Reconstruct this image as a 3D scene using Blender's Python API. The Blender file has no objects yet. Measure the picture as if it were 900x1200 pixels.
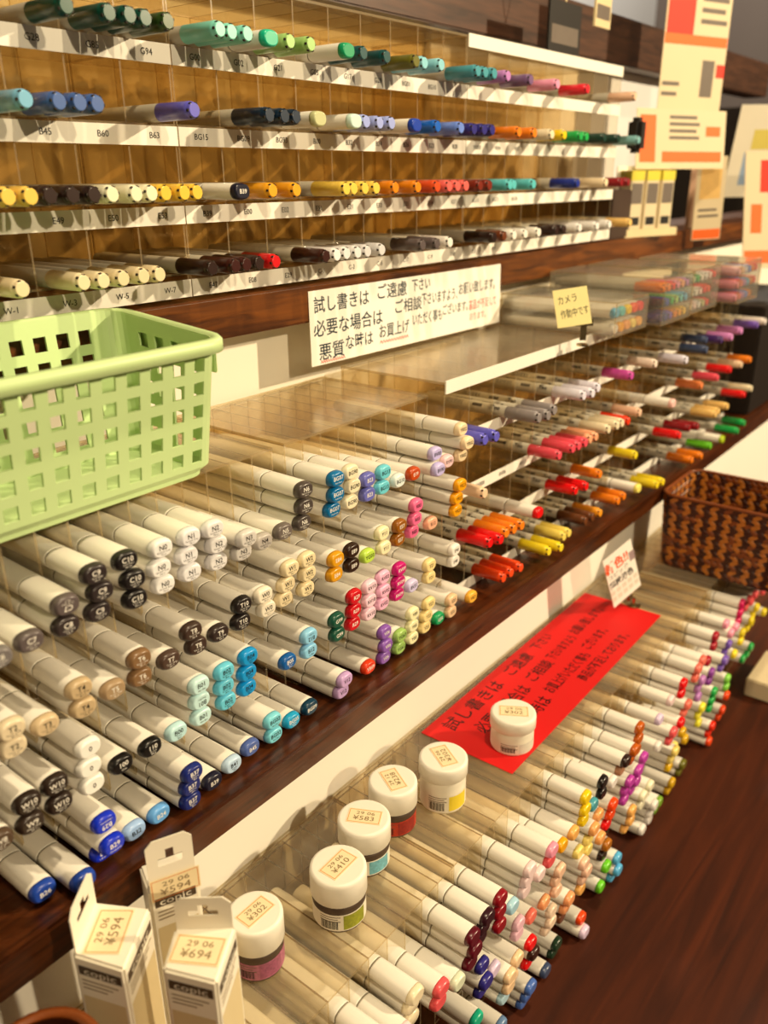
import bpy, bmesh, math, random
from mathutils import Vector, Matrix
random.seed(7)
SC = bpy.context.scene
COL = SC.collection
# ------------------------------------------------------------------ camera
CR = ((0.62001636, -0.29701383, 0.72619729), (-0.78454654, -0.22508451, 0.57777478), (-0.00815134, -0.92796538, -0.37257725))
cam_d = bpy.data.cameras.new('camera'); cam = bpy.data.objects.new('camera', cam_d); COL.objects.link(cam)
cam_d.sensor_fit = 'VERTICAL'; cam_d.sensor_height = 36.0; cam_d.lens = 978.0 / 1200.0 * 36.0
cam_d.clip_start = 0.01; cam_d.clip_end = 60
cam.matrix_world = Matrix([[CR[i][0], -CR[i][1], -CR[i][2], 0] for i in range(3)] + [[0, 0, 0, 1]])
cam_d.dof.use_dof = True; cam_d.dof.focus_distance = 0.66; cam_d.dof.aperture_fstop = 5.6
SC.camera = cam
# ------------------------------------------------------------------ world, lamps, exposure
SC.view_settings.view_transform = 'Standard'; SC.view_settings.look = 'None'
SC.view_settings.gamma = 1.0; SC.view_settings.use_curve_mapping = False
SC.view_settings.exposure = 1.78
w = bpy.data.worlds.new('shop_interior'); SC.world = w; w.use_nodes = True
w.node_tree.nodes['Background'].inputs[0].default_value = (1.0, 0.66, 0.34, 1); w.node_tree.nodes['Background'].inputs[1].default_value = 0.025
def lamp(name, loc, power, radius, col, target=None, angle=None):
    l = bpy.data.lights.new(name, 'SPOT' if angle else 'POINT'); l.energy = power; l.color = col; l.shadow_soft_size = radius
    o = bpy.data.objects.new(name, l); COL.objects.link(o); o.location = loc
    if angle:
        l.spot_size = math.radians(angle); l.spot_blend = 0.6
        o.rotation_euler = (Vector(target) - Vector(loc)).to_track_quat('-Z', 'Y').to_euler()
    return o
WARM = (1.0, 0.80, 0.51)
lamp('ceiling_spot', (2.15, -1.40, 0.84), 80, 0.035, WARM)
lamp('ceiling_spot', (0.10, -1.50, 0.75), 26, 0.035, WARM)
lamp('ceiling_spot', (0.50, -0.02, 1.40), 22, 0.035, WARM)
lamp('back_room_lamp', (3.6, 1.2, 1.5), 22, 0.06, (1.0, 0.9, 0.75))  # added fill that brightens the far wall, no known lamp there
SC.cycles.transparent_max_bounces = 64
SC.cycles.max_bounces = 8; SC.cycles.diffuse_bounces = 4; SC.cycles.glossy_bounces = 3

# ------------------------------------------------------------------ materials
def lin(h):
    h = h.lstrip('#'); c = [int(h[i:i + 2], 16) / 255 for i in (0, 2, 4)]
    return tuple(x / 12.92 if x <= .04045 else ((x + .055) / 1.055) ** 2.4 for x in c) + (1.0,)
MATS = {}
def mat(name, hexcol='#ffffff', rough=.45, spec=.5, noise=.06, scale=60, metal=0, trans=None):
    if name in MATS: return MATS[name]
    m = bpy.data.materials.new(name); m.use_nodes = True; nt = m.node_tree; b = nt.nodes['Principled BSDF']
    c = lin(hexcol)
    b.inputs['Roughness'].default_value = rough; b.inputs['Specular IOR Level'].default_value = spec; b.inputs['Metallic'].default_value = metal
    n = nt.nodes.new('ShaderNodeTexNoise'); n.inputs['Scale'].default_value = scale; n.inputs['Detail'].default_value = 3
    tc = nt.nodes.new('ShaderNodeTexCoord'); nt.links.new(tc.outputs['Object'], n.inputs['Vector'])
    mx = nt.nodes.new('ShaderNodeMix'); mx.data_type = 'RGBA'
    mx.inputs[6].default_value = tuple(x * (1 - noise) for x in c[:3]) + (1,); mx.inputs[7].default_value = tuple(min(1, x * (1 + noise)) for x in c[:3]) + (1,)
    nt.links.new(n.outputs['Fac'], mx.inputs[0]); nt.links.new(mx.outputs[2], b.inputs['Base Color'])
    MATS[name] = m
    return m
def acrylic(name, tint, opac, rough=.04, base=.03, edge=.55, milk=None):
    m = bpy.data.materials.new(name); m.use_nodes = True; nt = m.node_tree; nt.nodes.clear()
    out = nt.nodes.new('ShaderNodeOutputMaterial'); tr = nt.nodes.new('ShaderNodeBsdfTransparent'); tr.inputs[0].default_value = tint
    gl = nt.nodes.new('ShaderNodeBsdfGlossy'); gl.inputs['Roughness'].default_value = rough
    lw = nt.nodes.new('ShaderNodeLayerWeight'); lw.inputs['Blend'].default_value = .5
    pw = nt.nodes.new('ShaderNodeMath'); pw.operation = 'POWER'; pw.inputs[1].default_value = 4
    ml = nt.nodes.new('ShaderNodeMath'); ml.operation = 'MULTIPLY_ADD'; ml.inputs[1].default_value = edge; ml.inputs[2].default_value = base
    nt.links.new(lw.outputs['Facing'], pw.inputs[0]); nt.links.new(pw.outputs[0], ml.inputs[0])
    mx = nt.nodes.new('ShaderNodeMixShader'); nt.links.new(ml.outputs[0], mx.inputs[0]); nt.links.new(tr.outputs[0], mx.inputs[1]); nt.links.new(gl.outputs[0], mx.inputs[2])
    last = mx
    if opac > 0:
        df = nt.nodes.new('ShaderNodeBsdfDiffuse'); df.inputs[0].default_value = milk
        m2 = nt.nodes.new('ShaderNodeMixShader'); m2.inputs[0].default_value = opac
        nt.links.new(mx.outputs[0], m2.inputs[1]); nt.links.new(df.outputs[0], m2.inputs[2]); last = m2
    nt.links.new(last.outputs[0], out.inputs[0]); MATS[name] = m
    return m
def wood(name, dark, light, rough=.32, scale=9, stretch=(1.2, 14, 14)):
    m = bpy.data.materials.new(name); m.use_nodes = True; nt = m.node_tree; b = nt.nodes['Principled BSDF']
    tc = nt.nodes.new('ShaderNodeTexCoord'); mp = nt.nodes.new('ShaderNodeMapping'); mp.inputs['Scale'].default_value = stretch
    nt.links.new(tc.outputs['Object'], mp.inputs[0])
    n = nt.nodes.new('ShaderNodeTexNoise'); n.inputs['Scale'].default_value = scale; n.inputs['Detail'].default_value = 8; n.inputs['Distortion'].default_value = .8
    nt.links.new(mp.outputs[0], n.inputs['Vector'])
    r = nt.nodes.new('ShaderNodeValToRGB'); r.color_ramp.elements[0].position = .3; r.color_ramp.elements[0].color = lin(dark); r.color_ramp.elements[1].position = .72; r.color_ramp.elements[1].color = lin(light)
    nt.links.new(n.outputs['Fac'], r.inputs[0]); nt.links.new(r.outputs[0], b.inputs['Base Color'])
    bp = nt.nodes.new('ShaderNodeBump'); bp.inputs['Strength'].default_value = .12; bp.inputs['Distance'].default_value = .002
    nt.links.new(n.outputs['Fac'], bp.inputs['Height']); nt.links.new(bp.outputs[0], b.inputs['Normal'])
    b.inputs['Roughness'].default_value = rough; MATS[name] = m
    return m
CLEAR = acrylic('clear_acrylic', (.975, .945, .88, 1), .004, milk=(.75, .62, .4, 1))
LIDM = acrylic('clear_acrylic_lid', (.97, .945, .88, 1), .06, rough=.16, base=.03, edge=.40, milk=(.92, .84, .66, 1))
EDGE = acrylic('cut_acrylic_edge', (.78, .68, .48, 1), .20, rough=.15, base=.10, milk=(.70, .56, .34, 1))
DEDGE = acrylic('acrylic_dark_refraction_edge', (.42, .31, .17, 1), .12, rough=.2, base=.05, milk=(.30, .19, .08, 1))  # dark look of refraction put into the tint of top and bottom edges
CASEM = acrylic('clear_case_plastic', (.95, .94, .91, 1), .06, base=.06, edge=.6, milk=(.8, .78, .7, 1))
FILM = acrylic('clear_film', (.99, .97, .94, 1), .04, base=.07, edge=.5, milk=(.9, .85, .75, 1))
WOOD = wood('dark_stained_wood', '#381a07', '#7a4415')
WOODTOP = wood('dark_stained_wood_top', '#1a0c05', '#46260f', rough=.28)
WOODMID = wood('dark_stained_middle_wood', '#260f05', '#5c2d10', rough=.28)
WOODLOW = wood('red_brown_counter_wood', '#301003', '#4e1f07', rough=.55, scale=4)
WOODLOW.node_tree.nodes['Principled BSDF'].inputs['Specular IOR Level'].default_value = .25
WHITEP = mat('white_painted_board', '#fbf7ec', .6, .3, .02, 12)
WALLM = mat('cream_wall_paint', '#faf4e4', .7, .3, .03, 6)
WALLU = mat('tan_wall_paint', '#e0cda0', .75, .25, .08, 5)
BODY = mat('marker_white_barrel', '#e9e5da', .34, .5, .025, 90)
CAPW = mat('marker_white_cap', '#eeeae0', .3, .5, .02, 90)
SEAM = mat('marker_seam_grey', '#8f8878', .5, .4, .03)
GREYB = mat('grey_translucent_barrel', '#b4ad9c', .35, .5, .04, 70)
INK = mat('black_ink', '#191613', .5, .3, .02)
INKW = mat('white_ink', '#f1eee6', .5, .3, .02)
INKB = mat('blue_black_ink', '#20303a', .55, .3, .03)
INKR = mat('red_ink', '#d8341c', .55, .3, .03)
PAPER = mat('white_paper', '#f6f3ea', .75, .25, .02, 25)
STRIP = mat('white_label_paper', '#f3efe4', .55, .35, .02, 25)
REDP = mat('red_paper', '#d01010', .6, .35, .05, 18)
DARK = mat('dark_shadow_plastic', '#15110e', .5, .4, .02)  # near-black own colour of the tag, holder and pack print
# ------------------------------------------------------------------ object helpers
def setp(o, label=None, cat=None, group=None, kind=None):
    for k, v in (('label', label), ('category', cat), ('group', group), ('kind', kind)):
        if v: o[k] = v
    return o
def link(name, me, parent=None, loc=None):
    o = bpy.data.objects.new(name, me); COL.objects.link(o)
    if parent is not None: o.parent = parent
    if loc is not None: o.location = loc
    return o
def empty(name, loc, rz=0.0):
    o = link(name, None, None, loc); o.rotation_euler = (0, 0, rz); o.empty_display_size = .02
    return o
def meshdata(name, V, F, mats=(), mi=None, smooth=False):
    me = bpy.data.meshes.new(name); me.from_pydata([tuple(v) for v in V], [], F)
    for m in mats: me.materials.append(m)
    if mi: me.polygons.foreach_set('material_index', mi)
    if smooth: me.polygons.foreach_set('use_smooth', [True] * len(F))
    me.update()
    return me
class MB:
    """collects pieces that belong to ONE part"""
    def __init__(s): s.V = []; s.F = []; s.I = []
    def add(s, V, F, i=0):
        n = len(s.V); s.V += [tuple(v) for v in V]; s.F += [tuple(a + n for a in f) for f in F]; s.I += [i] * len(F); return s
    def box(s, a, b, i=0, M=None):
        V = [Vector((x, y, z)) for x in (a[0], b[0]) for y in (a[1], b[1]) for z in (a[2], b[2])]
        if M: V = [M @ v for v in V]
        return s.add(V, [(0, 1, 3, 2), (4, 6, 7, 5), (0, 4, 5, 1), (2, 3, 7, 6), (0, 2, 6, 4), (1, 5, 7, 3)], i)
    def lathe(s, prof, n=32, i=0, cap=True):
        V = []; F = []
        for r, z in prof:
            for k in range(n):
                a = 2 * math.pi * k / n; V.append((r * math.cos(a), r * math.sin(a), z))
        for j in range(len(prof) - 1):
            for k in range(n):
                F.append((j * n + k, j * n + (k + 1) % n, (j + 1) * n + (k + 1) % n, (j + 1) * n + k))
        if cap:
            F.append(tuple(range(n - 1, -1, -1))); F.append(tuple(range((len(prof) - 1) * n, len(prof) * n)))
        return s.add(V, F, i)
    def me(s, name, mats, smooth=False): return meshdata(name, s.V, s.F, mats, s.I, smooth)
    def build(s, name, mats, parent=None, smooth=False, loc=None):
        return link(name, s.me(name, mats if isinstance(mats, (list, tuple)) else [mats], smooth), parent, loc)
def bevel_box(name, a, b, m, bev=.001, parent=None, seg=2):
    bm = bmesh.new(); bmesh.ops.create_cube(bm, size=1)
    for v in bm.verts: v.co = Vector([(a[i] + b[i]) / 2 + v.co[i] * (b[i] - a[i]) for i in range(3)])
    if bev: bmesh.ops.bevel(bm, geom=bm.edges[:], offset=bev, segments=seg, affect='EDGES')
    me = bpy.data.meshes.new(name); bm.to_mesh(me); bm.free(); me.materials.append(m)
    return link(name, me, parent)
def panel_me(name, size, clear=None, edge=None):
    """acrylic sheet centred at origin: the two large faces clear, the cut edges milky, top and bottom ones tinted dark for refraction"""
    clear = clear or CLEAR; edge = edge or EDGE
    x, y, z = [s / 2 for s in size]; t = min(range(3), key=lambda i: size[i])
    V = [(a, b, c) for a in (-x, x) for b in (-y, y) for c in (-z, z)]
    F = [(0, 1, 3, 2), (4, 6, 7, 5), (0, 4, 5, 1), (2, 3, 7, 6), (0, 2, 6, 4), (1, 5, 7, 3)]
    ax = [0, 0, 1, 1, 2, 2]
    return meshdata(name, V, F, [clear, edge, DEDGE], [0 if a == t else 2 if a == 2 else 1 for a in ax])
TXT = {}
def text_me(s, size=1.0, res=2, align='CENTER', bold=0.0):
    key = (s, size, align, bold)
    if key in TXT: return TXT[key]
    c = bpy.data.curves.new('lettering', 'FONT'); c.body = s; c.size = size; c.align_x = align; c.align_y = 'CENTER'; c.resolution_u = res; c.offset = bold; c.space_line = .95
    o = bpy.data.objects.new('lettering', c); COL.objects.link(o)
    bpy.context.view_layer.update()
    me = bpy.data.meshes.new_from_object(o.evaluated_get(bpy.context.evaluated_depsgraph_get()))
    bpy.data.objects.remove(o); bpy.data.curves.remove(c)
    me.materials.clear(); me.materials.append(INK); TXT[key] = me
    return me
def text(s, size, M, m, parent, name='lettering', res=2, align='CENTER', width=None, bold=0.0):
    """flat print: local X along the line, local Y up the letters"""
    me = text_me(s, size, res, align, bold); o = link(name, me, parent)
    if width:
        xs = [v.co.x for v in me.vertices]; M = M @ Matrix.Diagonal((width / (max(xs) - min(xs)), 1, 1, 1))
    o.matrix_local = M; slotmat(o, m)
    return o
def slotmat(o, m, i=0):
    o.material_slots[i].link = 'OBJECT'; o.material_slots[i].material = m
def frame(o, x, y):
    x = Vector(x).normalized(); y = Vector(y); y = (y - x * x.dot(y)).normalized(); z = x.cross(y)
    return Matrix([[x[i], y[i], z[i], o[i]] for i in range(3)] + [[0, 0, 0, 1]])
def proj(p):
    c = [sum(CR[i][k] * p[i] for i in range(3)) for k in range(3)]
    return (c[0] / c[2] * 978 + 450, c[1] / c[2] * 978 + 600, c[2])
ORD = ['leftmost', 'second from left', 'third from left', 'fourth from left', 'fifth from left', 'sixth from left', 'seventh from left', 'eighth from left', 'ninth from left', 'tenth from left', 'eleventh from left', 'twelfth from left']
NEED = []     # things whose labels are made unique at the end: (object, label, point used for left-to-right order)
def want(o, label, p): NEED.append((o, label, proj(p)[0]))
def finish_labels():
    by = {}
    for o, l, x in NEED: by.setdefault(l, []).append((x, o))
    for l, v in by.items():
        if len(v) == 1: v[0][1]['label'] = l; continue
        v.sort(key=lambda t: t[0])
        for i, (x, o) in enumerate(v): o['label'] = (l + ', ' + (ORD[i] if i < len(ORD) else 'far right')) 
MIDT="""N6 0 0 0 0.4137 0.4015
N6 0 0 1 0.4139 0.4021
N6 0 0 2 0.4122 0.4034
W2 0 1 0 0.4104 0.3984
W2 0 1 1 0.4123 0.4007
W2 0 1 2 0.4113 0.4020
B12 0 2 1 0.4108 0.4005 i
B12 0 2 2 0.4104 0.4010
BG09 0 3 2 0.4104 0.4030
N5 1 0 2 0.3916 0.4028
W1 1 1 0 0.3916 0.3979
W1 1 1 1 0.3893 0.4005
W1 1 1 2 0.3891 0.4038
B05 1 2 2 0.3885 0.4027
BG05 1 3 2 0.3885 0.4023
N4 2 0 2 0.3699 0.4017
W0 2 1 1 0.3668 0.4014
W0 2 1 2 0.3700 0.4027
BG02 2 3 1 0.3666 0.4004
BG02 2 3 2 0.3666 0.4005
N3 3 0 1 0.3468 0.3920
N3 3 0 2 0.3486 0.4004
T10 3 1 1 0.3472 0.4027
T10 3 1 2 0.3455 0.4033
B04 3 2 0 0.3466 0.3997
B04 3 2 1 0.3451 0.4007
B04 3 2 2 0.3447 0.4017
B45 3 3 2 0.3447 0.4032
N2 4 0 0 0.3242 0.3986
N2 4 0 1 0.3277 0.4006
N2 4 0 2 0.3278 0.4023
T9 4 1 2 0.3249 0.4037
B02 4 2 0 0.3228 0.3985
B02 4 2 1 0.3228 0.4002
B02 4 2 2 0.3239 0.4008
B41 4 3 2 0.3228 0.3995
N1 5 0 0 0.3061 0.4007
N1 5 0 1 0.3042 0.4025
N1 5 0 2 0.3061 0.4034
T8 5 1 1 0.3010 0.4017
T8 5 1 2 0.3045 0.4029
B01 5 2 0 0.3009 0.3995
B01 5 2 1 0.3009 0.4008 i
B01 5 2 2 0.3009 0.4009
B39 5 3 2 0.3013 0.3967
N0 6 0 0 0.2839 0.4009
N0 6 0 1 0.2819 0.4018
N0 6 0 2 0.2842 0.4033
T7 6 1 2 0.2816 0.4029
B00 6 2 2 0.2790 0.4004
B37 6 3 0 0.2790 0.3880
B37 6 3 1 0.2790 0.3921
B37 6 3 2 0.2791 0.3936
C10 7 0 0 0.2597 0.4034
C10 7 0 1 0.2619 0.4013
C10 7 0 2 0.2613 0.4010
T6 7 1 1 0.2585 0.4007
T6 7 1 2 0.2579 0.4013
110 7 2 2 0.2580 0.4008
B24 7 3 2 0.2571 0.4001
C9 8 0 0 0.2374 0.4023
C9 8 0 1 0.2404 0.4034
C9 8 0 2 0.2380 0.4053
T5 8 1 2 0.2385 0.4025
100 8 2 2 0.2358 0.4016
B32 8 3 2 0.2370 0.4002
C7 9 0 1 0.2183 0.4047 i
C8 9 0 2 0.2166 0.4048
T4 9 1 1 0.2162 0.4014
T4 9 1 2 0.2164 0.4006
0 9 2 0 0.2151 0.4007
0 9 2 1 0.2133 0.4001
0 9 2 2 0.2134 0.4000
B29 9 3 0 0.2142 0.3948 i
B29 9 3 1 0.2137 0.3880
B29 9 3 2 0.2133 0.4011
C7 10 0 2 0.1944 0.4057
T3 10 1 2 0.1930 0.4028
W10 10 2 1 0.1915 0.4018
W10 10 2 2 0.1914 0.4004
B26 10 3 2 0.1915 0.3890
C6 11 0 2 0.1740 0.4027
T2 11 1 1 0.1706 0.3967
T2 11 1 2 0.1706 0.3990
W10 11 2 1 0.1727 0.4000
W9 11 2 2 0.1717 0.3988
B26 11 3 2 0.1718 0.4016
W8 12 2 2 0.1528 0.3996
BG07 13 0 0 0.4462 0.3988
BG07 13 0 1 0.4465 0.3996
BG07 13 0 2 0.4451 0.4028
E84 13 1 1 0.4446 0.3999
E84 13 1 2 0.4434 0.4007
G99 13 2 1 0.4435 0.4003
G99 13 2 2 0.4434 0.4001
V12 13 3 1 0.4434 0.3933
V12 13 3 2 0.4434 0.3979
BG90 14 0 0 0.4652 0.4004
BG90 14 0 1 0.4690 0.4020
BG90 14 0 2 0.4670 0.4033
E89 14 1 1 0.4648 0.4007
E89 14 1 2 0.4648 0.4011
R29 14 2 0 0.4648 0.3993
R29 14 2 1 0.4648 0.4001
R29 14 2 2 0.4648 0.4016
B23 15 0 1 0.4874 0.4016
B23 15 0 2 0.4882 0.4027
YG03 15 1 2 0.4862 0.4020
RV10 15 2 0 0.4862 0.4004
RV10 15 2 1 0.4862 0.4011
RV10 15 2 2 0.4862 0.4019
YR09 15 3 2 0.4862 0.4032
BG13 16 0 1 0.5097 0.4029
BG13 16 0 2 0.5082 0.4033
Y11 16 1 1 0.5076 0.4033
Y11 16 1 2 0.5076 0.4016
RV02 16 2 0 0.5076 0.4029
RV02 16 2 1 0.5076 0.4025
RV02 16 2 2 0.5076 0.4044
V06 16 3 0 0.5076 0.4016
V06 16 3 1 0.5076 0.4005
V06 16 3 2 0.5076 0.4029
BG10 17 0 2 0.5294 0.4029
E57 17 1 1 0.5291 0.4009
E57 17 1 2 0.5290 0.4028
RV09 17 2 0 0.5290 0.4011
RV09 17 2 1 0.5290 0.4024
RV09 17 2 2 0.5293 0.4042
YG63 17 3 1 0.5290 0.4005
YG63 17 3 2 0.5290 0.4020
E19 18 0 2 0.5512 0.4029
R83 18 1 0 0.5504 0.3989
R83 18 1 1 0.5504 0.4002
R83 18 1 2 0.5504 0.4034
BV31 18 2 2 0.5504 0.4036
Y00 18 3 0 0.5504 0.4021
Y00 18 3 1 0.5504 0.4028
Y00 18 3 2 0.5504 0.4030
BV00 19 0 1 0.5760 0.3974
BV00 19 0 2 0.5733 0.3920
R12 19 1 2 0.5760 0.4012
Y21 19 2 1 0.5738 0.4005
Y21 19 2 2 0.5747 0.4014
Y23 19 3 0 0.5755 0.4018
Y23 19 3 1 0.5740 0.4035
Y23 19 3 2 0.5739 0.4055
RV91 20 0 2 0.5971 0.3990
G05 20 3 2 0.5956 0.4045
YR02 21 0 0 0.6159 0.3970
YR02 21 0 1 0.6193 0.3919
YR02 21 0 2 0.6193 0.3989
YR23 21 1 0 0.6170 0.3968
YR23 21 1 1 0.6153 0.3992
YR23 21 1 2 0.6157 0.4004
E40 21 2 1 0.6163 0.4013
E40 21 2 2 0.6178 0.4031
E33 21 3 1 0.6146 0.4020
E33 21 3 2 0.6146 0.4028"""
LOWT="""cream 15 0 0 0.3483 0.2491
cream 15 0 1 0.3483 0.2531 f
cream 15 0 2 0.3483 0.2531 f
pinkred 16 0 1 0.3728 0.2429
pinkred 16 0 2 0.3713 0.2444
cgreen 17 0 2 0.3936 0.2419
maroon 18 0 0 0.4157 0.2432
maroon 18 0 1 0.4170 0.2416
maroon 18 0 2 0.4146 0.2442
dkmar 19 0 0 0.4388 0.2440
dkmar 19 0 1 0.4388 0.2480 f
dkmar 19 0 2 0.4391 0.2507
indigo 19 1 0 0.4381 0.2464
indigo 19 1 1 0.4367 0.2412
indigo 19 1 2 0.4367 0.2461
emer 19 2 1 0.4391 0.2501
emer 19 2 2 0.4391 0.2540 f
dred 20 0 0 0.4612 0.2455
dred 20 0 1 0.4603 0.2454
dred 20 0 2 0.4588 0.2439
plil 20 1 2 0.4600 0.2475
ltblue 21 0 2 0.4820 0.2452
peachc 21 2 0 0.4833 0.2436
peachc 21 2 1 0.4833 0.2445
paleblue 21 2 2 0.4809 0.2478
sblue 21 3 1 0.4833 0.2498
sblue 21 3 2 0.4833 0.2538 f
pkwhite 22 0 0 0.5030 0.2416
pkwhite 22 0 1 0.5030 0.2441
pkwhite 22 0 2 0.5030 0.2457
ppink 22 1 1 0.5035 0.2491
ppink 22 1 2 0.5041 0.2503
peachc 22 2 0 0.5030 0.2476
peachc 22 2 1 0.5030 0.2516 f
peachc 22 2 2 0.5030 0.2516 f
pkwhite 23 0 2 0.5275 0.2443
coral 23 1 2 0.5275 0.2496
red 23 2 0 0.5251 0.2462
dkbrn 23 2 1 0.5275 0.2437
red 23 2 2 0.5251 0.2487
cblue 23 3 0 0.5251 0.2427
cblue 23 3 1 0.5251 0.2467 f
cblue 23 3 2 0.5258 0.2511
pink 24 0 1 0.5472 0.2429
pinkred 24 0 2 0.5472 0.2449
porange 24 1 2 0.5496 0.2475
amber 25 0 2 0.5706 0.2443
peach 25 1 0 0.5693 0.2433
peach 25 1 1 0.5693 0.2464
peach 25 1 2 0.5693 0.2455
pcream 25 2 0 0.5693 0.2485
pcream 25 2 1 0.5693 0.2481
pcream 25 2 2 0.5693 0.2525 f
slate 25 3 2 0.5693 0.2490
ltor 26 0 2 0.5914 0.2429
porange 26 2 0 0.5928 0.2412
porange 26 2 1 0.5928 0.2452 f
brown 26 2 2 0.5914 0.2484
dkgreen 26 3 1 0.5938 0.2504
dkgreen 26 3 2 0.5938 0.2540 f
yellow 27 0 0 0.6143 0.2437
yellow 27 0 1 0.6135 0.2427
yellow 27 0 2 0.6135 0.2438
lyel 27 1 1 0.6135 0.2453
pinktan 27 1 2 0.6159 0.2391
teal 28 0 2 0.6379 0.2452
peacho 28 1 0 0.6380 0.2411
lyel 28 1 1 0.6356 0.2456
lyel 28 1 2 0.6356 0.2452
pinktan 28 2 0 0.6369 0.2436
pinktan 28 2 1 0.6369 0.2476 f
ltor 28 2 2 0.6356 0.2485
ored 28 3 1 0.6380 0.2450
plil 28 3 2 0.6356 0.2392
black 29 0 1 0.6601 0.2461
black 29 0 2 0.6594 0.2461
peacho 29 1 0 0.6590 0.2466
peacho 29 1 1 0.6590 0.2506 f
peacho 29 1 2 0.6577 0.2412
white 30 0 2 0.6811 0.2443
ored 30 1 0 0.6822 0.2411
ored 30 1 1 0.6822 0.2430
red 30 1 2 0.6802 0.2454
obrown 30 2 0 0.6822 0.2426
dkbr 30 2 1 0.6798 0.2456
lime 30 2 2 0.6798 0.2397
dkbr 31 0 1 0.7043 0.2409
tanb 31 0 2 0.7043 0.2461
lime 31 3 2 0.7019 0.2519
obrn 32 0 1 0.7264 0.2408
obrn 32 0 2 0.7264 0.2448 f
magenta 32 1 0 0.7264 0.2419
magenta 32 1 1 0.7264 0.2459 f
magenta 32 1 2 0.7264 0.2459 f
skyblue 32 3 0 0.7264 0.2452
skyblue 32 3 1 0.7240 0.2421
skyblue 32 3 2 0.7240 0.2490
obrn 33 0 0 0.7485 0.2459
obrn 33 0 1 0.7482 0.2457
obrn 33 0 2 0.7461 0.2460
magenta 33 1 0 0.7485 0.2414
magenta 33 1 1 0.7477 0.2422
magenta 33 1 2 0.7461 0.2470
ltor 33 2 0 0.7470 0.2424
ltor 33 2 1 0.7467 0.2431
ltor 33 2 2 0.7461 0.2481
magenta 35 1 1 0.7903 0.2510
magenta 35 1 2 0.7903 0.2540 f
crm 35 2 1 0.7927 0.2468
crm 35 2 2 0.7927 0.2490
plil 36 0 2 0.8124 0.2465
crm 36 2 1 0.8148 0.2474
crm 36 2 2 0.8148 0.2514 f
wht 36 3 2 0.8148 0.2500
wht 37 1 2 0.8369 0.2512
wht 37 3 0 0.8345 0.2453
wht 37 3 1 0.8345 0.2493 f
wht 37 3 2 0.8369 0.2509
pkwhite 38 0 2 0.8566 0.2499
pinkred 38 1 1 0.8566 0.2414
pinkred 38 1 2 0.8566 0.2454 f
olgreen 38 3 1 0.8590 0.2476
olgreen 38 3 2 0.8590 0.2516 f
red 39 0 1 0.8801 0.2448
red 39 0 2 0.8790 0.2455
red 39 1 1 0.8802 0.2412
gold 39 1 2 0.8811 0.2382
lyel 39 2 0 0.8787 0.2423
lyel 39 2 1 0.8787 0.2463 f
goldy 39 2 2 0.8787 0.2478
lyel 40 2 1 0.9032 0.2514
lyel 40 2 2 0.9032 0.2540 f
gold 40 3 1 0.9032 0.2481
gold 40 3 2 0.9032 0.2521 f
coral 41 0 1 0.9229 0.2418
coral 41 0 2 0.9229 0.2441
coral 41 1 1 0.9229 0.2475
coral 41 1 2 0.9229 0.2515 f
coral 42 0 1 0.9458 0.2442
coral 42 0 2 0.9458 0.2482 f
gold 42 2 2 0.9450 0.2512
olive 42 3 1 0.9474 0.2497
olive 42 3 2 0.9474 0.2537 f
crimson 43 0 2 0.9695 0.2447
lilac 43 1 0 0.9671 0.2468
lilac 43 1 1 0.9671 0.2508 f
lilac 43 1 2 0.9674 0.2491
lemon 44 2 0 0.9892 0.2472
lemon 44 2 1 0.9892 0.2512 f
lemon 44 2 2 0.9913 0.2498
crimson 45 0 1 1.0137 0.2508
crimson 45 0 2 1.0113 0.2508
purple 45 1 1 1.0137 0.2486
purple 45 1 2 1.0132 0.2504
green 46 2 0 1.0358 0.2467
green 46 2 1 1.0334 0.2479
green 46 2 2 1.0334 0.2494
redor 46 3 0 1.0358 0.2421
redor 46 3 1 1.0358 0.2461 f
ored 46 3 2 1.0358 0.2433
pink 47 0 1 1.0555 0.2504
pink 47 0 2 1.0579 0.2429
violet 47 1 1 1.0555 0.2446
violet 47 1 2 1.0555 0.2486 f
pink 48 0 2 1.0795 0.2431
violet 48 1 0 1.0776 0.2479
violet 48 1 1 1.0776 0.2519 f
violet 48 1 2 1.0791 0.2492
ltgreen 48 2 0 1.0795 0.2428
ltgreen 48 2 1 1.0795 0.2428
ored 48 2 2 1.0782 0.2400
rmag 49 0 0 1.1016 0.2452
rmag 49 0 1 1.0997 0.2453
rmag 49 0 2 1.0997 0.2462
yel 49 1 2 1.1021 0.2446
ored 49 3 1 1.1021 0.2480
ored 49 3 2 1.1021 0.2520 f
pinkred 51 0 1 1.1463 0.2465
pinkred 51 0 2 1.1463 0.2505 f
yel 51 1 1 1.1463 0.2483
yel 51 1 2 1.1439 0.2485
pinkred 52 0 1 1.1684 0.2451
pinkred 52 0 2 1.1684 0.2491 f
yel 53 1 1 1.1896 0.2489
yel 53 1 2 1.1896 0.2529 f
green 53 2 2 1.1905 0.2516
pinkred 54 0 2 1.2121 0.2450
yel 54 1 0 1.2102 0.2488
yel 54 1 1 1.2102 0.2528 f
yel 54 1 2 1.2102 0.2528 f
green 54 2 1 1.2104 0.2474
green 54 2 2 1.2104 0.2514 f
yel 56 1 2 1.2544 0.2467"""
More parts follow.
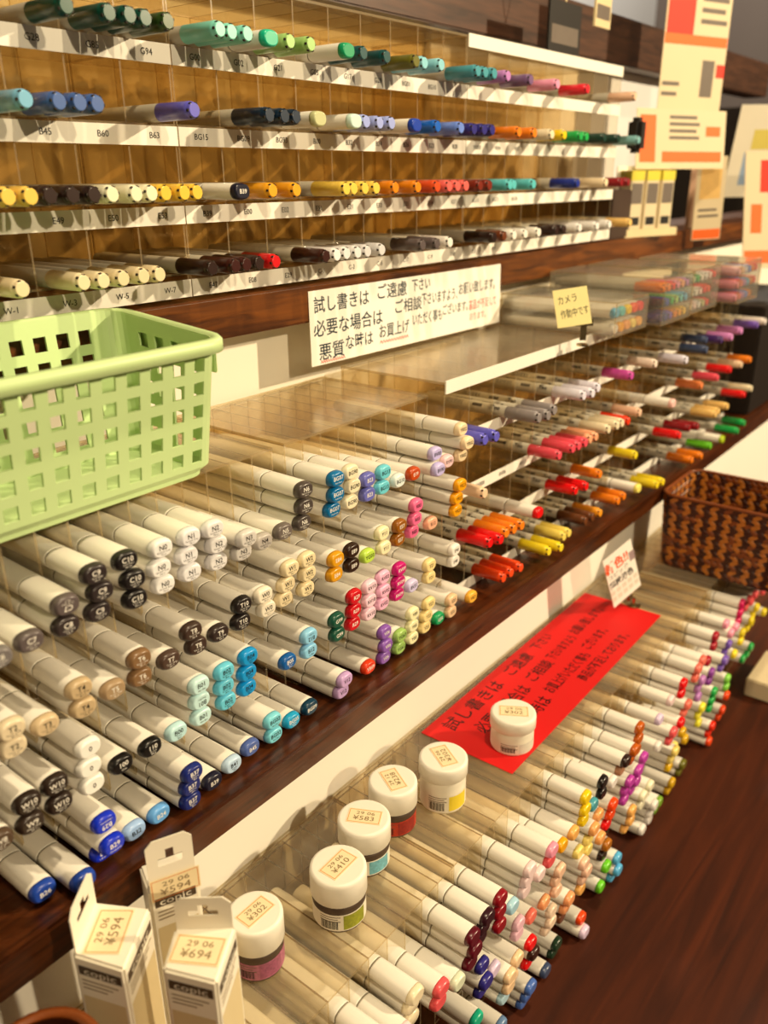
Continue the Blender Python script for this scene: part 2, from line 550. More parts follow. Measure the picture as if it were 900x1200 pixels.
RIGHTT="""bviolet 0 0 0.6395 0.3874
bviolet 0 0 0.6552 0.3847
grey 0 2 0.7369 0.3842
grey 0 2 0.7503 0.3809
grey 0 3 0.7730 0.3857
lav 0 4 0.8470 0.3884
lav 0 5 0.8637 0.3856
lav 0 5 0.8911 0.3918
orchid 0 7 0.9737 0.3865
ppeach 0 9 1.0577 0.3897
lav 0 10 1.1033 0.3660
slate 0 12 1.1883 0.3685
slate 0 14 1.2625 0.3940
dpurple 0 14 1.2759 0.3761
lilacpink 0 15 1.3070 0.3710
lilacpink 0 16 1.3712 0.3762
violet 0 18 1.4428 0.3727
white 0 19 1.4850 0.3722
flesh 1 0 0.6525 0.3934
rose 1 3 0.8022 0.3906
rose 1 4 0.8336 0.3899
rose 1 4 0.8470 0.3892
rose 1 5 0.8621 0.3884
salmon 1 5 0.8781 0.3902
salmon 1 5 0.8915 0.3892
cream 1 6 0.9290 0.3903
cream 1 7 0.9510 0.3889
cream 1 7 0.9644 0.3886
rorange 1 7 0.9778 0.3865
peach 1 8 1.0250 0.3911
ppinkend 1 10 1.0956 0.3732
sorange 1 13 1.2198 0.3784
rose 1 14 1.2851 0.3768
red 1 16 1.3528 0.3788
flesh 1 17 1.4006 0.3765
orange 1 18 1.4490 0.3767
red 2 0 0.6556 0.3867
red 2 0 0.6690 0.3825
orange 2 1 0.6867 0.3866
orange 2 1 0.7001 0.3852
orange 2 1 0.7135 0.3839
redend 2 2 0.7555 0.3861
red 2 4 0.8421 0.3865
red 2 5 0.8620 0.3828
orange 2 6 0.9112 0.3885
yel 2 8 1.0080 0.3837
red 2 11 1.1293 0.3709
dred 2 12 1.1735 0.3731
dred 2 12 1.1876 0.3660
tan 2 14 1.2687 0.3673
tan 2 14 1.2887 0.3693
tan 2 15 1.3268 0.3679
red 2 17 1.4207 0.3701
cream 2 18 1.4700 0.3733
YR21 3 0 0.6395 0.3947
ored 3 1 0.6957 0.3924
ored 3 1 0.7112 0.3923
ored 3 2 0.7285 0.3905
yel 3 3 0.7847 0.3863
yel 3 3 0.8025 0.3804
pyel 3 4 0.8318 0.3917
pyel 3 4 0.8452 0.3919
brown 3 5 0.8915 0.3931
brown 3 6 0.9082 0.3916
oy 3 6 0.9267 0.3901
orange 3 7 0.9793 0.3894
orange 3 8 1.0001 0.3906
pyelend 3 9 1.0400 0.3867
yel 3 9 1.0685 0.3726
yel 3 10 1.0845 0.3707
orange 3 12 1.2030 0.3726
orange 3 13 1.2312 0.3681
lime 3 14 1.2892 0.3740
limeend 3 15 1.3365 0.3700
green 3 17 1.3987 0.3660
green 3 18 1.4534 0.3716"""
TOPT="""dgreen 0 6 0.3385
dgreen 0 7 0.3695
dgreen 0 7 0.3829
dgreen 0 7 0.3963
dolive 0 8 0.4140
mint 0 9 0.4585
mint 0 9 0.4719
mint 0 9 0.4853
emer 0 10 0.5103
lgreen 0 10 0.5325
lgreen 0 11 0.5541
emer2 0 12 0.6002
dteal 0 12 0.6215
dteal 0 13 0.6535
olive 0 14 0.6948
lcyan 0 14 0.7105
lcyan 0 15 0.7336
teal 0 16 0.7988
teal 0 17 0.8145
teal 0 17 0.8303
lilac 0 18 0.8590
dlilac 0 19 0.9090
pinkcap 0 20 0.9729
redcap 0 22 1.0507
peach 0 25 1.1903
lcyan2 1 5 0.3027
steel 1 6 0.3250
steel 1 6 0.3384
steel 1 6 0.3518
bviolet 1 8 0.4288
navy 1 10 0.5030
navy 1 10 0.5191
navy 1 10 0.5325
sage 1 11 0.5622
pmint 1 12 0.6081
lavb 1 12 0.6215
lavb 1 13 0.6430
lavb 1 13 0.6564
royal 1 14 0.6968
blue 1 15 0.7304
lavblue 1 16 0.7700
indigo 1 16 0.7995
indigo 1 17 0.8158
indigo 1 17 0.8292
orange 1 18 0.8867
orange 1 19 0.9206
cream 1 20 0.9686
yellow 1 21 0.9939
green 1 22 1.0370
green 1 22 1.0608
dgreen2 1 23 1.1110
dgreen2 1 24 1.1513
tealgrey 1 26 1.2231
yelw 2 5 0.2817
yelw 2 5 0.2951
dkbr 2 5 0.3100
dkbr 2 6 0.3256
dkbr 2 6 0.3411
crm 2 6 0.3545
crm 2 7 0.3722
crm 2 7 0.3856
yel2 2 7 0.3990
yel2 2 8 0.4147
yel2 2 8 0.4283
B39 2 9 0.4710
oyel 2 10 0.5030
oyel 2 10 0.5296
yel3 2 12 0.5920
yel3 2 12 0.6054
yel3 2 12 0.6188
yel3 2 13 0.6365
oran 2 13 0.6645
oran 2 14 0.7007
orr 2 15 0.7319
salm 2 15 0.7550
salm 2 16 0.7701
salm 2 16 0.7835
brn 2 17 0.8145
brn 2 17 0.8279
tl 2 18 0.8713
tl 2 18 0.8847
tl 2 19 0.9299
dblue 2 22 1.0426
bcream 2 24 1.1260
dred 2 25 1.1705
dred 2 25 1.2000
W1 3 5 0.2814
W3 3 6 0.3250
W3 3 6 0.3384
W5 3 6 0.3545
W5 3 7 0.3723
W5 3 7 0.3857
E47 3 8 0.4366
E49 3 9 0.4585
E49 3 9 0.4719
dkbr 3 9 0.4857
redc 3 10 0.5030
E29 3 11 0.5618
C1 3 11 0.5770
C3 3 12 0.5930
C3 3 12 0.6069
C5 3 12 0.6215
C5 3 13 0.6423
C7 3 14 0.7096
C7 3 15 0.7334
whi 3 15 0.7550
dkbr2 3 17 0.8440
brn2 3 18 0.8676
whi2 3 18 0.8880
whi2 3 19 0.9145
whi2 3 20 0.9480
dkbr3 3 21 0.9925
dkbr3 3 21 1.0161
whi3 3 22 1.0601
whi3 3 23 1.1069
whi3 3 24 1.1521
tan 3 26 1.2150"""
LOWX0,LOWP=0.01800,0.02210
# ------------------------------------------------------------------ the setting
def struct(o): o['kind'] = 'structure'; return o
struct(bevel_box('wall_back', (-.6, .588, -.76), (2.6, .74, -.126), WALLM, 0))
struct(bevel_box('wall_upper', (-.6, .722, -.126), (1.86, .80, .236), WALLU, 0))
struct(bevel_box('trim_2', (1.0, .712, -.02), (1.80, .7215, .172), mat('pale_blue_white_panel', '#e4e4e6', .6, .3, .05, 5), .001))
struct(bevel_box('floor', (-3, -4, -1.75), (7, 2.5, -1.70), mat('brown_floor', '#3a2415', .5, .4, .15, 4), 0))
struct(bevel_box('wall_right', (4.6, -4, -1.7), (4.7, 2.5, 2.2), mat('grey_brown_far_wall', '#5d5552', .8, .2, .1, 2), 0))
struct(bevel_box('wall_far', (-1.5, 1.9, -1.7), (4.7, 2.0, 2.2), mat('grey_blue_far_wall', '#a2a4aa', .8, .2, .1, 2), 0))
o = bevel_box('wooden_shelf', (-.6, .5495, -.127), (2.6, .721, -.0925), WOOD, .0018)
setp(o, 'dark wooden upper shelf carrying the four row clear racks', 'shelf')
o = bevel_box('wooden_shelf', (-.6, .384, -.4385), (2.6, .5875, -.4105), WOODMID, .0022)
setp(o, 'dark wooden middle shelf with glossy front edge under the marker stacks', 'shelf')
o = bevel_box('wooden_counter', (-.6, -.35, -.79), (2.6, .426, -.7465), WOODLOW, .003)
setp(o, 'red brown wooden counter at the bottom right under the lower racks', 'counter')
o = bevel_box('riser_board', (-.6, .4265, -.746), (2.6, .438, -.439), WHITEP, .0005)
setp(o, 'white riser board between middle shelf and lower clear racks', 'board')
o = bevel_box('wooden_beam', (-.6, .67, .172), (2.35, .7215, .243), wood('dark_beam_wood', '#2e1a10', '#553524', .45), .002)
setp(o, 'dark wooden rail running along the wall above the top rack', 'beam')

# ------------------------------------------------------------------ clear acrylic racks
def rack(name, label, group, x0, pitch, ncol, y0, y1, floors, top, header=None, strips=None, base=.0035, strip_h=.0115):
    """floors: heights of the shelf tops, upper one first; top: height of the lid"""
    L = pitch * ncol; t = .0015; H = top - (floors[-1] - base); D = y1 - y0; zc = (top + floors[-1] - base) / 2; yc = (y0 + y1) / 2
    r = empty(name, (x0 + L / 2, yc, floors[-1] - base)); setp(r, label, 'acrylic rack', group)
    wp = r.matrix_basis.inverted() if False else None
    ox, oy, oz = r.location
    def put(n, me, x, y, z): return link(n, me, r, (x - ox, y - oy, z - oz))
    put('lid', panel_me('lid', (L - .001, D, .0022), LIDM), x0 + L / 2, yc, top - .0011)
    sm = panel_me('shelf_panel', (L - .001, D, .0018))
    for z in floors: put('shelf_panel', sm, x0 + L / 2, yc, z - .0009)
    put('back_panel', panel_me('back_panel', (L - .001, .0018, H - .006)), x0 + L / 2, y1 - .003, zc)
    dm = panel_me('divider', (t, D - .001, H - .0045))
    for k in range(ncol + 1):
        x = x0 + k * pitch + (.0012 if k == 0 else -.0012 if k == ncol else 0)
        put('divider', dm, x, yc, zc)
    if header:
        hb = MB().box((-L / 2 + .0006, -.0014, -header / 2), (L / 2 - .0006, 0, header / 2)).me('header_strip', [STRIP]); put('header_strip', hb, x0 + L / 2, y0 - .0003, top - header / 2 + .0015)
    if strips:
        hb = MB().box((-L / 2 + .0006, -.0012, -strip_h / 2), (L / 2 - .0006, 0, strip_h / 2)).me('label_strip', [STRIP])
        for z, codes in zip(strips[0], strips[1]):
            s = put('label_strip', hb, x0 + L / 2, y0 - .0004, z)
            for k, c in enumerate(codes):
                if c:
                    tm = text_me(c, .0062, 2); tx = link('lettering', tm, s)
                    tx.matrix_local = frame((-L / 2 + (k + .5) * pitch, -.00145, 0), (1, 0, 0), (0, 0, 1)); slotmat(tx, INK)
    return r
FA = [-.2455 - .0542 * t for t in range(4)]
rack('acrylic_rack', 'clear acrylic pigeonhole rack left of middle shelf under the green basket', 'narrow cell racks on the middle shelf', .413 - .0219 * 12.5, .0219, 13, .445, .578, FA, -.1905)
rack('acrylic_rack', 'clear acrylic pigeonhole rack in the centre of middle shelf holding BG07 markers', 'narrow cell racks on the middle shelf', .4353, .0214, 9, .445, .578, FA, -.1905)
FC = [-.2334, -.2914, -.3434, -.3994]; SCZ = [-.2385, -.2965, -.3485, -.4045]
cc = [[['', '', '', '', '', '', '', '', ''], ['', 'RV000', 'RV06', 'RV13', '', '', '', '', ''], [''] * 9, [''] * 9], [[''] * 9] * 4, [[''] * 2] * 4]
for i, (n, ll) in enumerate(((9, 'wide cell acrylic rack right of centre with blank white header strip'), (9, 'wide cell acrylic rack under the clear marker set cases'), (2, 'short wide cell acrylic rack at far right end of middle shelf'))):
    rack('acrylic_rack', ll, 'wide cell racks on the middle shelf', .632 + i * .4012, .0445, n, .43, .558, FC, -.1775, header=.0125 if i == 0 else .011, strips=(SCZ, cc[i]), base=.0105)
FT = [.0853 + .0128 - .0066, .030 + .0150 - .0066, -.0265 + .0172 - .0066, -.082 + .0184 - .0066]; STZ = [.0853, .030, -.0265, -.0825]
tc = [[['', '', '', '', '', '', 'G28', 'G85', 'G94'], ['', '', '', '', '', '', 'B45', 'B60', 'B63'], ['', '', '', '', '', '', 'E49', 'E50', 'E53'], ['', '', '', '', '', 'W-1', 'W-3', 'W-5', 'W-7']],
      [['G00', 'G02', 'G21', 'G05', 'G17', 'G29', 'BG01', 'BG10', ''], ['BG15', 'BG09', 'BG93', 'B00', 'B32', 'B24', 'B26', 'B23', 'B28'], ['B39', 'E00', 'E02', 'E51', 'E21', 'E33', 'E35', 'E04', 'E37'], ['E47', 'E08', 'E29', 'C-1', 'C-3', 'C-5', 'C-7', 'C-9', '100']],
      [[''] * 9, ['YR000', 'YR04', 'YR07', '', '', '', '', '', ''], ['BG13', 'BG72', 'BG78', '', '', '', '', '', ''], ['E25', 'E49', '', '', '', '', '', '', '']]]
for i, ll in enumerate(('upper shelf acrylic rack at the left edge with labels E49 to E53', 'upper shelf acrylic rack in the middle with labels B39 to E37', 'upper shelf acrylic rack at right with white header strip on top')):
    rack('acrylic_rack', ll, 'four row racks on the upper shelf', .0505 + i * .4006, .0445, 9, .558, .690, FT, .140, header=.013 if i == 2 else None, strips=(STZ, tc[i]), base=.0085 + .0045, strip_h=.0135)
FL = [-.5812 - .0542 * t for t in range(4)]
for i, (n, ll) in enumerate(((14, 'lower acrylic rack at bottom left beneath the boxes and first jars'), (14, 'lower acrylic rack under the red paper notice'), (14, 'lower acrylic rack between red notice and wicker basket'), (12, 'lower acrylic rack at the far right beneath the wicker basket'))):
    rack('acrylic_rack', ll, 'narrow cell racks on the lower counter', LOWX0 + (6 - .5 + 14 * i) * LOWP, LOWP, n, .287, .420, FL, -.527)
ZL = -.527     # top of the lower lids

# ------------------------------------------------------------------ markers
def superoval(wd, ht, n=20, e=2.5):
    P = []
    for k in range(n):
        a = 2 * math.pi * k / n; c, s = math.cos(a), math.sin(a)
        P.append((wd / 2 * math.copysign(abs(c) ** (2 / e), c), ht / 2 * math.copysign(abs(s) ** (2 / e), s)))
    return P
def sweep(profile, wd, ht, n=20, e=2.5, close0=True, close1=True):
    """profile: (y along the axis, scale)"""
    P = superoval(wd, ht, n, e); V = []; F = []
    for y, s in profile: V += [(p[0] * s, y, p[1] * s) for p in P]
    for j in range(len(profile) - 1):
        for k in range(n): F.append((j * n + k, j * n + (k + 1) % n, (j + 1) * n + (k + 1) % n, (j + 1) * n + k))
    if close0: F.append(tuple(range(n - 1, -1, -1)))
    if close1: F.append(tuple((len(profile) - 1) * n + k for k in range(n)))
    F = [f[::-1] for f in F]
    return V, F
OW, OH = .0170, .0124
def sw(name, prof, wd, ht, m, n=20, e=2.5):
    V, F = sweep(prof, wd, ht, n, e); return meshdata(name, V, F, [m], None, True)
def autos(me):
    # flat end faces, smooth sides
    for p in me.polygons:
        if len(p.vertices) > 4: p.use_smooth = False
    return me
M_BARREL = autos(sw('oval_marker', [(.0410, .985), (.0418, 1), (.1380, 1), (.1400, .97), (.1490, .94), (.1500, .86)], OW, OH, BODY))
M_CAP = autos(sw('cap', [(.0055, .975), (.0062, 1), (.0390, 1), (.0397, .985)], OW, OH, CAPW))
M_SEAM = autos(sw('seam_ring', [(.0396, .955), (.0411, .955)], OW, OH, SEAM, 16))
M_END = autos(sw('end_disc', [(.0, .74), (.0006, .86), (.0018, .94), (.0035, .982), (.0056, 1.0), (.0057, .97)], OW, OH, CAPW, 24))
RDIA = .0126
M_RBAR = autos(sw('round_marker', [(.0372, .97), (.0380, 1), (.1400, 1), (.1415, .8), (.1500, .78)], RDIA, RDIA, GREYB, 16, 2))
M_RCAP = autos(sw('cap', [(.0002, .70), (.0010, .80), (.0022, .84), (.0032, .86), (.0036, .93), (.0060, .965), (.0378, 1.0), (.0379, .96)], RDIA, RDIA, CAPW, 18, 2))
_v = MB()
for k in range(6):
    a = 2 * math.pi * k / 6 + .3; cx, cz = math.cos(a), math.sin(a)
    Mv = Matrix([[-cz, 0, cx, cx * .0047], [0, 1, 0, .0021], [cx, 0, cz, cz * .0047], [0, 0, 0, 1]])
    _v.box((-.00085, -.0014, -.00075), (.00085, .0006, .00085), 0, Mv)
M_VENT = _v.me('end_vents', [mat('vent_dark', '#2a211a', .6, .3)])
_v = MB(); _d = Vector((-.766, 0, .643))
def barrel_print():
    b = MB(); n = Vector((-.80, 0, .60)); t = Vector((0, -1, 0)); s = Vector((.60, 0, .80))
    M = Matrix([[t[i], s[i], n[i], n[i] * (RDIA / 2 + .00003)] for i in range(3)] + [[0, 0, 0, 1]])
    def bar(x0, x1, h):
        V = []; F = []
        for x in (x0, x1):
            for q in (-1, 0, 1):
                a = q * h / (RDIA / 2); V.append((x, RDIA / 2 * math.sin(a), RDIA / 2 * (math.cos(a) - 1) + .00012))
        b.add([M @ Vector(v) for v in V], [(0, 3, 4, 1), (1, 4, 5, 2)])
    bar(-.078, -.066, .0017)
    for k in range(14):
        bar(-.112 + k * .0016, -.112 + k * .0016 + (.0009 if k % 3 else .0005), .003)
    return b.me('barrel_print', [mat('grey_print', '#4d463c', .5, .3)]), M
M_PRINT, PM = barrel_print()
PC = {}
def neutral(h):
    # the colours were read off the warm lit photograph: take the warmth of its light out again
    c = [min(.90, a * k) for a, k in zip(lin(h)[:3], (.97, 1.0, 1.14))]
    return '#' + ''.join('%02x' % round(255 * (x * 12.92 if x <= .0031308 else 1.055 * x ** (1 / 2.4) - .055)) for x in c)
def pm(key):
    if key not in PC:
        h, wds, inkw = COLORS[key]; PC[key] = mat('plastic_' + wds.replace(' ', '_') + '_' + key.lower(), neutral(h), .3, .5, .03, 120)
    return PC[key]
"""colour key: (sRGB, words, white lettering?)"""
COLORS = {}
def addc(s):
    for ln in s.strip().split('\n'):
        k, h, wl, *wd = ln.split(); COLORS[k] = (h, ' '.join(wd), wl == '1')
addc("""C7 #5f5450 1 warm dark grey
C6 #77706a 1 mid grey
C8 #3a302d 1 very dark grey
C9 #332a28 1 charcoal
C10 #1d1817 1 black grey
N0 #f4f1ea 0 white
N1 #efece4 0 white
N2 #ebe7dd 0 off white
N3 #d6d0c2 0 pale grey
N4 #b6ae9f 0 light grey
N5 #6d6258 1 mid grey
N6 #4d443d 1 dark grey
W0 #f1e6c8 0 ivory
W1 #efdcab 0 pale cream
W2 #efdca8 0 pale cream
T10 #211a18 1 black brown
T9 #332722 1 dark brown
T8 #402f25 1 dark brown
T7 #4d3a2e 1 dark brown
T6 #84633f 1 tan brown
T5 #a88d66 1 tan
T4 #c6ac7f 0 beige
T3 #d2b98c 0 beige
T2 #e2cfa6 0 light beige
0 #f8f3e2 0 cream white
W10 #2a1d15 1 black brown
W9 #33261d 1 dark brown
W8 #54412f 1 brown grey
100 #0e0c0c 1 black
110 #0b0a0a 1 jet black
B00 #bfe6e2 0 pale aqua
B01 #c9ebe2 0 pale mint
B02 #69cbdd 0 aqua
B04 #0f96d2 0 cerulean blue
B05 #0a5a9c 1 deep blue
B12 #8ccbee 0 light blue
B41 #bdd6f3 0 pale sky blue
B45 #4f65a0 1 slate blue
B37 #14256f 1 navy blue
B39 #16162a 1 dark navy
B32 #9fc0f0 0 powder blue
B24 #66a8e0 1 sky blue
B29 #0f2fc0 1 cobalt blue
B26 #20459f 1 strong blue
BG02 #7ed6de 0 light turquoise
BG05 #1e9fc6 1 turquoise
BG09 #07384c 1 dark teal
V12 #c8a3cf 0 pale lilac
G99 #14503a 1 dark green
YR09 #e23a12 1 red orange
BG07 #0a6fa0 1 teal blue
BG90 #f2e6bb 0 pale cream
E84 #dc9a12 1 golden yellow
E89 #301c10 1 dark brown
YG03 #bfe04e 0 lime green
B23 #6a6cb6 1 violet blue
BG13 #6fd0d8 0 aqua
BG10 #e3eee0 0 pale mint
E19 #c1480f 1 rust orange
BV00 #c8bce8 0 lavender
RV91 #f3c9c4 0 pale pink
YR23 #fba70c 0 amber
R83 #f06c94 0 rose pink
R12 #fbb48c 0 salmon
E57 #96580f 1 brown
Y11 #f5eab5 0 pale yellow
E40 #f6efdc 0 off white
Y21 #f6dd92 0 light yellow
RV09 #c8126e 1 magenta
BV31 #d2c8e6 0 pale lavender
Y23 #f8dc90 0 light yellow
G05 #0a9a56 1 green
E33 #efc795 0 light tan
YR21 #fcb63c 0 amber yellow
RV02 #f8b9d0 0 pink
RV10 #f8cfd6 0 pale pink
R29 #cc0c1c 1 red
YG63 #9cc25e 0 leaf green
Y00 #f5edb4 0 pale yellow
V06 #8a58ac 1 purple
YR02 #fbdcaa 0 peach
cream #f2e2b6 0 cream
pinkred #f05a5a 0 coral red
cgreen #dfe4bf 0 pale green
maroon #5c0a1c 1 maroon
dkmar #33101a 1 dark maroon
dred #8f0c1a 1 dark red
ltblue #a9d4de 0 pale blue
pkwhite #f6d8cf 0 pinkish white
pink #f69cae 0 pink
amber #f5aa0a 0 amber
peach #f9c7a0 0 peach
porange #f9a468 0 light orange
coral #f97660 0 coral
ppink #f6c3cc 0 pale pink
pcream #f6d8b4 0 peach cream
brown #6b3b1c 1 brown
ltor #fbb55c 0 light orange
yellow #f7d011 0 yellow
teal #4a9ea4 0 teal
black #17120f 1 black
white #f0e6d6 0 white
tanb #b5805c 0 tan
dkbr #2f1c16 1 dark brown
obrn #c25c10 0 orange brown
magenta #c040a4 0 magenta
ored #fa4a12 0 red orange
red #ee0c12 1 red
peacho #fbaa60 0 peach orange
lyel #f9dc72 0 light yellow
crm #f3ecc2 0 pale cream
wht #ece5d4 0 off white
olgreen #7aa62e 0 olive green
obrown #b06a14 0 ochre brown
skyblue #58b4dc 0 sky blue
lime #6ed024 0 lime green
pinktan #f2c3a0 0 pink tan
lilac #c283c0 0 lilac
purple #8c3f98 1 purple
violet #7856b4 1 violet
green #1cae4c 1 green
ltgreen #86d446 0 light green
lemon #f2e83a 0 lemon yellow
redor #ee2a08 1 scarlet
plil #e2cbe0 0 pale lilac
gold #d9aa14 0 gold
goldy #f4c410 0 golden yellow
olive #6d6a1c 1 olive
rmag #d4175a 1 crimson pink
crimson #a90c26 1 crimson
yel #f8dc24 0 bright yellow
indigo #2f2a7c 1 indigo
peachc #f6d09c 0 peach
dkbrn #35180f 1 dark brown
slate #3c4a66 1 slate
cblue #4a6eb4 1 blue
paleblue #b8dbe2 0 pale blue
sblue #7396bc 0 steel blue
emer #14b88a 0 emerald
dkgreen #1c3a24 1 dark green
bviolet #6460c4 1 blue violet
rose #f2505f 0 rose red
grey #8f8681 0 grey
lav #e4dff0 0 pale lavender
flesh #f4d0a4 0 flesh tone
redend #e61014 1 red
salmon #f9ac7c 0 salmon
orange #fa8414 0 orange
pyel #f5dc62 0 light yellow
oy #f8a020 0 orange yellow
pyelend #f4e66a 0 light yellow
dred2 #980c18 1 dark red
limeend #aec81e 0 lime
tan #f5c870 0 sandy yellow
ppinkend #f8c4b4 0 pale pink
rorange #f23c14 0 red orange
sorange #f98a48 0 soft orange
ppeach #f8dfc6 0 pale peach
dpurple #472a66 1 dark purple
lilacpink #dc8cc8 0 lilac pink
orchid #cc4c9c 0 orchid
dgreen #0a4a38 1 dark green
dolive #2f4a14 1 dark olive
mint #86dcc0 0 mint
emer2 #0f9c62 1 emerald green
lgreen #a4cf72 0 light green
dteal #0c4a48 1 dark teal
lcyan #8fd2d6 0 light cyan
dlilac #7a5a80 1 dusky lilac
pinkcap #f39cb8 0 pink
redcap #ea2434 1 red
lcyan2 #7cbcd4 0 light cyan
steel #4666a0 1 steel blue
navy #0c2438 1 dark navy
sage #c8c88e 0 sage
pmint #d2ecd8 0 pale mint
lavb #a4b0e4 0 lavender blue
royal #1540a8 1 royal blue
blue #0f62c0 1 bright blue
lavblue #6f8edc 0 periwinkle
dgreen2 #0c3a2c 1 dark green
tealgrey #7cb4ae 0 grey teal
yelw #f6cc5a 0 yellow
yel2 #f7c740 0 warm yellow
oyel #f6a91c 0 orange yellow
yel3 #f8cf50 0 pale yellow
oran #ee8a0c 0 orange
orr #e4501c 0 orange red
salm #f0685c 0 salmon red
brn #7c2410 1 red brown
tl #5cc6c4 0 turquoise
dblue #16308c 1 dark blue
bcream #f4dcae 0 cream
W3 #f0dfae 0 cream
W5 #e8d5a4 0 cream
E47 #2c1710 1 dark brown
E49 #3c140e 1 dark brown
redc #d8141a 1 red
E29 #3a1810 1 dark brown
C1 #f2eee4 0 white
C3 #e8e5dc 0 pale grey
C5 #d9d7d0 0 light grey
whi #f0ead8 0 white
dkbr2 #26120d 1 dark brown
brn2 #6c3414 1 brown
whi2 #f4eeda 0 white
dkbr3 #2a140e 1 dark brown
whi3 #f0ecdf 0 white""")
def alias(a, b): COLORS[a] = COLORS[b]
for a, b in (('oyel', 'oyel'), ('purple2', 'purple')): alias(a, b)
FULL = {'C': 'Cool Gray', 'N': 'Neutral Gray', 'T': 'Toner Gray', 'W': 'Warm Gray'}
NAMES = {'B00': 'Frost\nBlue', 'B01': 'Mint Blue', 'B02': "Robin's Egg\nBlue", 'B04': 'Tahitian\nBlue', 'B05': 'Process\nBlue', 'B12': 'Ice Blue', 'B41': 'Powder\nBlue', 'B37': 'Antwerp\nBlue', 'B29': 'Ultramarine', '100': 'Black', '110': 'Special\nBlack', 'BG02': 'New Blue', 'BG05': 'Holiday\nBlue', 'BG07': 'Petroleum'}
def end_lettering(code, key):
    s = code
    fam = code[0]
    if fam in FULL and code[1:].isdigit(): second = FULL[fam] + '\nNo.' + code[1:]
    else: second = NAMES.get(code, '')
    k = 'END' + code
    if k not in TXT:
        a = text_me(code, .0048, 2, bold=.00005); V = [(v.co.x, v.co.y + (.0010 if second else 0), 0) for v in a.vertices]; F = [tuple(p.vertices) for p in a.polygons]
        if second:
            b = text_me(second, .0018, 1); n = len(V); V += [(v.co.x, v.co.y - .0025, 0) for v in b.vertices]; F += [tuple(i + n for i in p.vertices) for p in b.polygons]
        TXT[k] = meshdata('lettering', V, F, [INK])
    return TXT[k]
NOVAL = [0]
def oval_marker(key, x, y, z, code=None, inv=False, yaw=0.0, group=None):
    o = link('oval_marker', M_BARREL, None, (x, y, z)); o.rotation_euler = (0, math.pi if inv else 0, yaw)
    link('cap', M_CAP, o); link('seam_ring', M_SEAM, o)
    e = link('end_disc', M_END, o); slotmat(e, pm(key))
    if code:
        t = link('lettering', end_lettering(code, key), o); t.matrix_local = frame((0, -.00012, 0), (1, 0, 0), (0, 0, 1))
        slotmat(t, INKW if COLORS[key][2] else INK)
    setp(o, None, 'marker', group); NOVAL[0] += 1
    return o
STOCK = {}
def stock_marker(key, x, y, z):
    """past the 300 largest: joined into one stuff object"""
    for me, m in ((M_BARREL, BODY), (M_CAP, CAPW), (M_SEAM, SEAM), (M_END, pm(key))):
        s = STOCK.setdefault(m.name, (m, MB()))[1]
        s.add([(v.co.x + x, v.co.y + y, v.co.z + z) for v in me.vertices], [tuple(p.vertices) for p in me.polygons])
POS = {(1, 2): 'alone in its cell', (2, 0): 'upper of two', (2, 1): 'lower of two', (3, 0): 'top of three', (3, 1): 'middle of three', (3, 2): 'bottom of three'}
TIER = ['top', 'second', 'third', 'bottom']
rows = [r.split() for r in MIDT.split('\n')]
cells = {}
for r in rows: cells.setdefault((r[1], r[2]), []).append(int(r[3]))
for r in rows:
    code, k, t, l, x, y = r[0], int(r[1]), int(r[2]), int(r[3]), float(r[4]), float(r[5])
    lv = sorted(cells[(r[1], r[2])]); cx = (.413 - .0219 * k) if k < 13 else (.446 + .0214 * (k - 13))
    o = oval_marker(code, x, y, -.213 - .013 * l - .0542 * t, code, len(r) > 6, (x - cx) / .12 * -1, 'oval markers in the middle racks')
    n = len(lv); i = lv.index(l)
    pos = POS[(n, i)] if n > 1 else 'alone in its cell'
    want(o, f'oval marker with {COLORS[code][1]} end printed {code}, {pos}' + (', upside down' if len(r) > 6 else ''), (x, y, 0))
lowr = []
for r in LOWT.split('\n'):
    q = r.split(); lowr.append((q[0], int(q[1]), int(q[2]), int(q[3]), float(q[4]), float(q[5]), len(q) > 6))
for k, ls in ((14, (1, 2)), (13, (0, 1, 2)), (12, (2,)), (11, (0, 1, 2)), (10, (1, 2)), (9, (0, 1, 2)), (8, (1, 2))):
    for l in ls: lowr.append((('cream', 'wht', 'pkwhite')[k % 3], k, 0, l, LOWX0 + k * LOWP, .244, l > ls[0]))
budget = 300 - len(rows) - 3
cand = sorted([r for r in lowr if not r[6]], key=lambda r: r[4])
keep = set(map(id, cand[:budget]))
for r in lowr:
    key, k, t, l, x, y, f = r; z = -.5485 - .013 * l - .0542 * t
    if id(r) in keep:
        o = oval_marker(key, x, y, z, None, False, 0, 'oval markers in the lower racks')
        want(o, f'white oval marker with {COLORS[key][1]} end, {TIER[t]} tier of the lower racks', (x, y, z))
    else: stock_marker(key, x, y, z)
mb = MB(); ms = []
for i, (n, (m, s)) in enumerate(sorted(STOCK.items())):
    mb.add(s.V, s.F, i); ms.append(m)
o = mb.build('marker_stock', ms, None, True)
setp(o, 'remaining oval markers packed under and behind the front ones in the lower racks', 'markers', None, 'stuff')
def round_marker(key, x, y, z, brand=False, group=None):
    o = link('round_marker', M_RBAR, None, (x, y, z)); o.rotation_euler = (0, random.uniform(-.2, .2) if brand else random.uniform(0, 6.28), 0)
    c = link('cap', M_RCAP, o); slotmat(c, pm(key)); link('end_vents', M_VENT, o)
    if brand:
        link('barrel_print', M_PRINT, o)
        t = link('lettering', text_me('.Too', .0062, 2, bold=.00012), o); t.matrix_local = PM @ Matrix.Translation((-.050, 0, .0003)); slotmat(t, INK)
    return setp(o, None, 'marker', group)
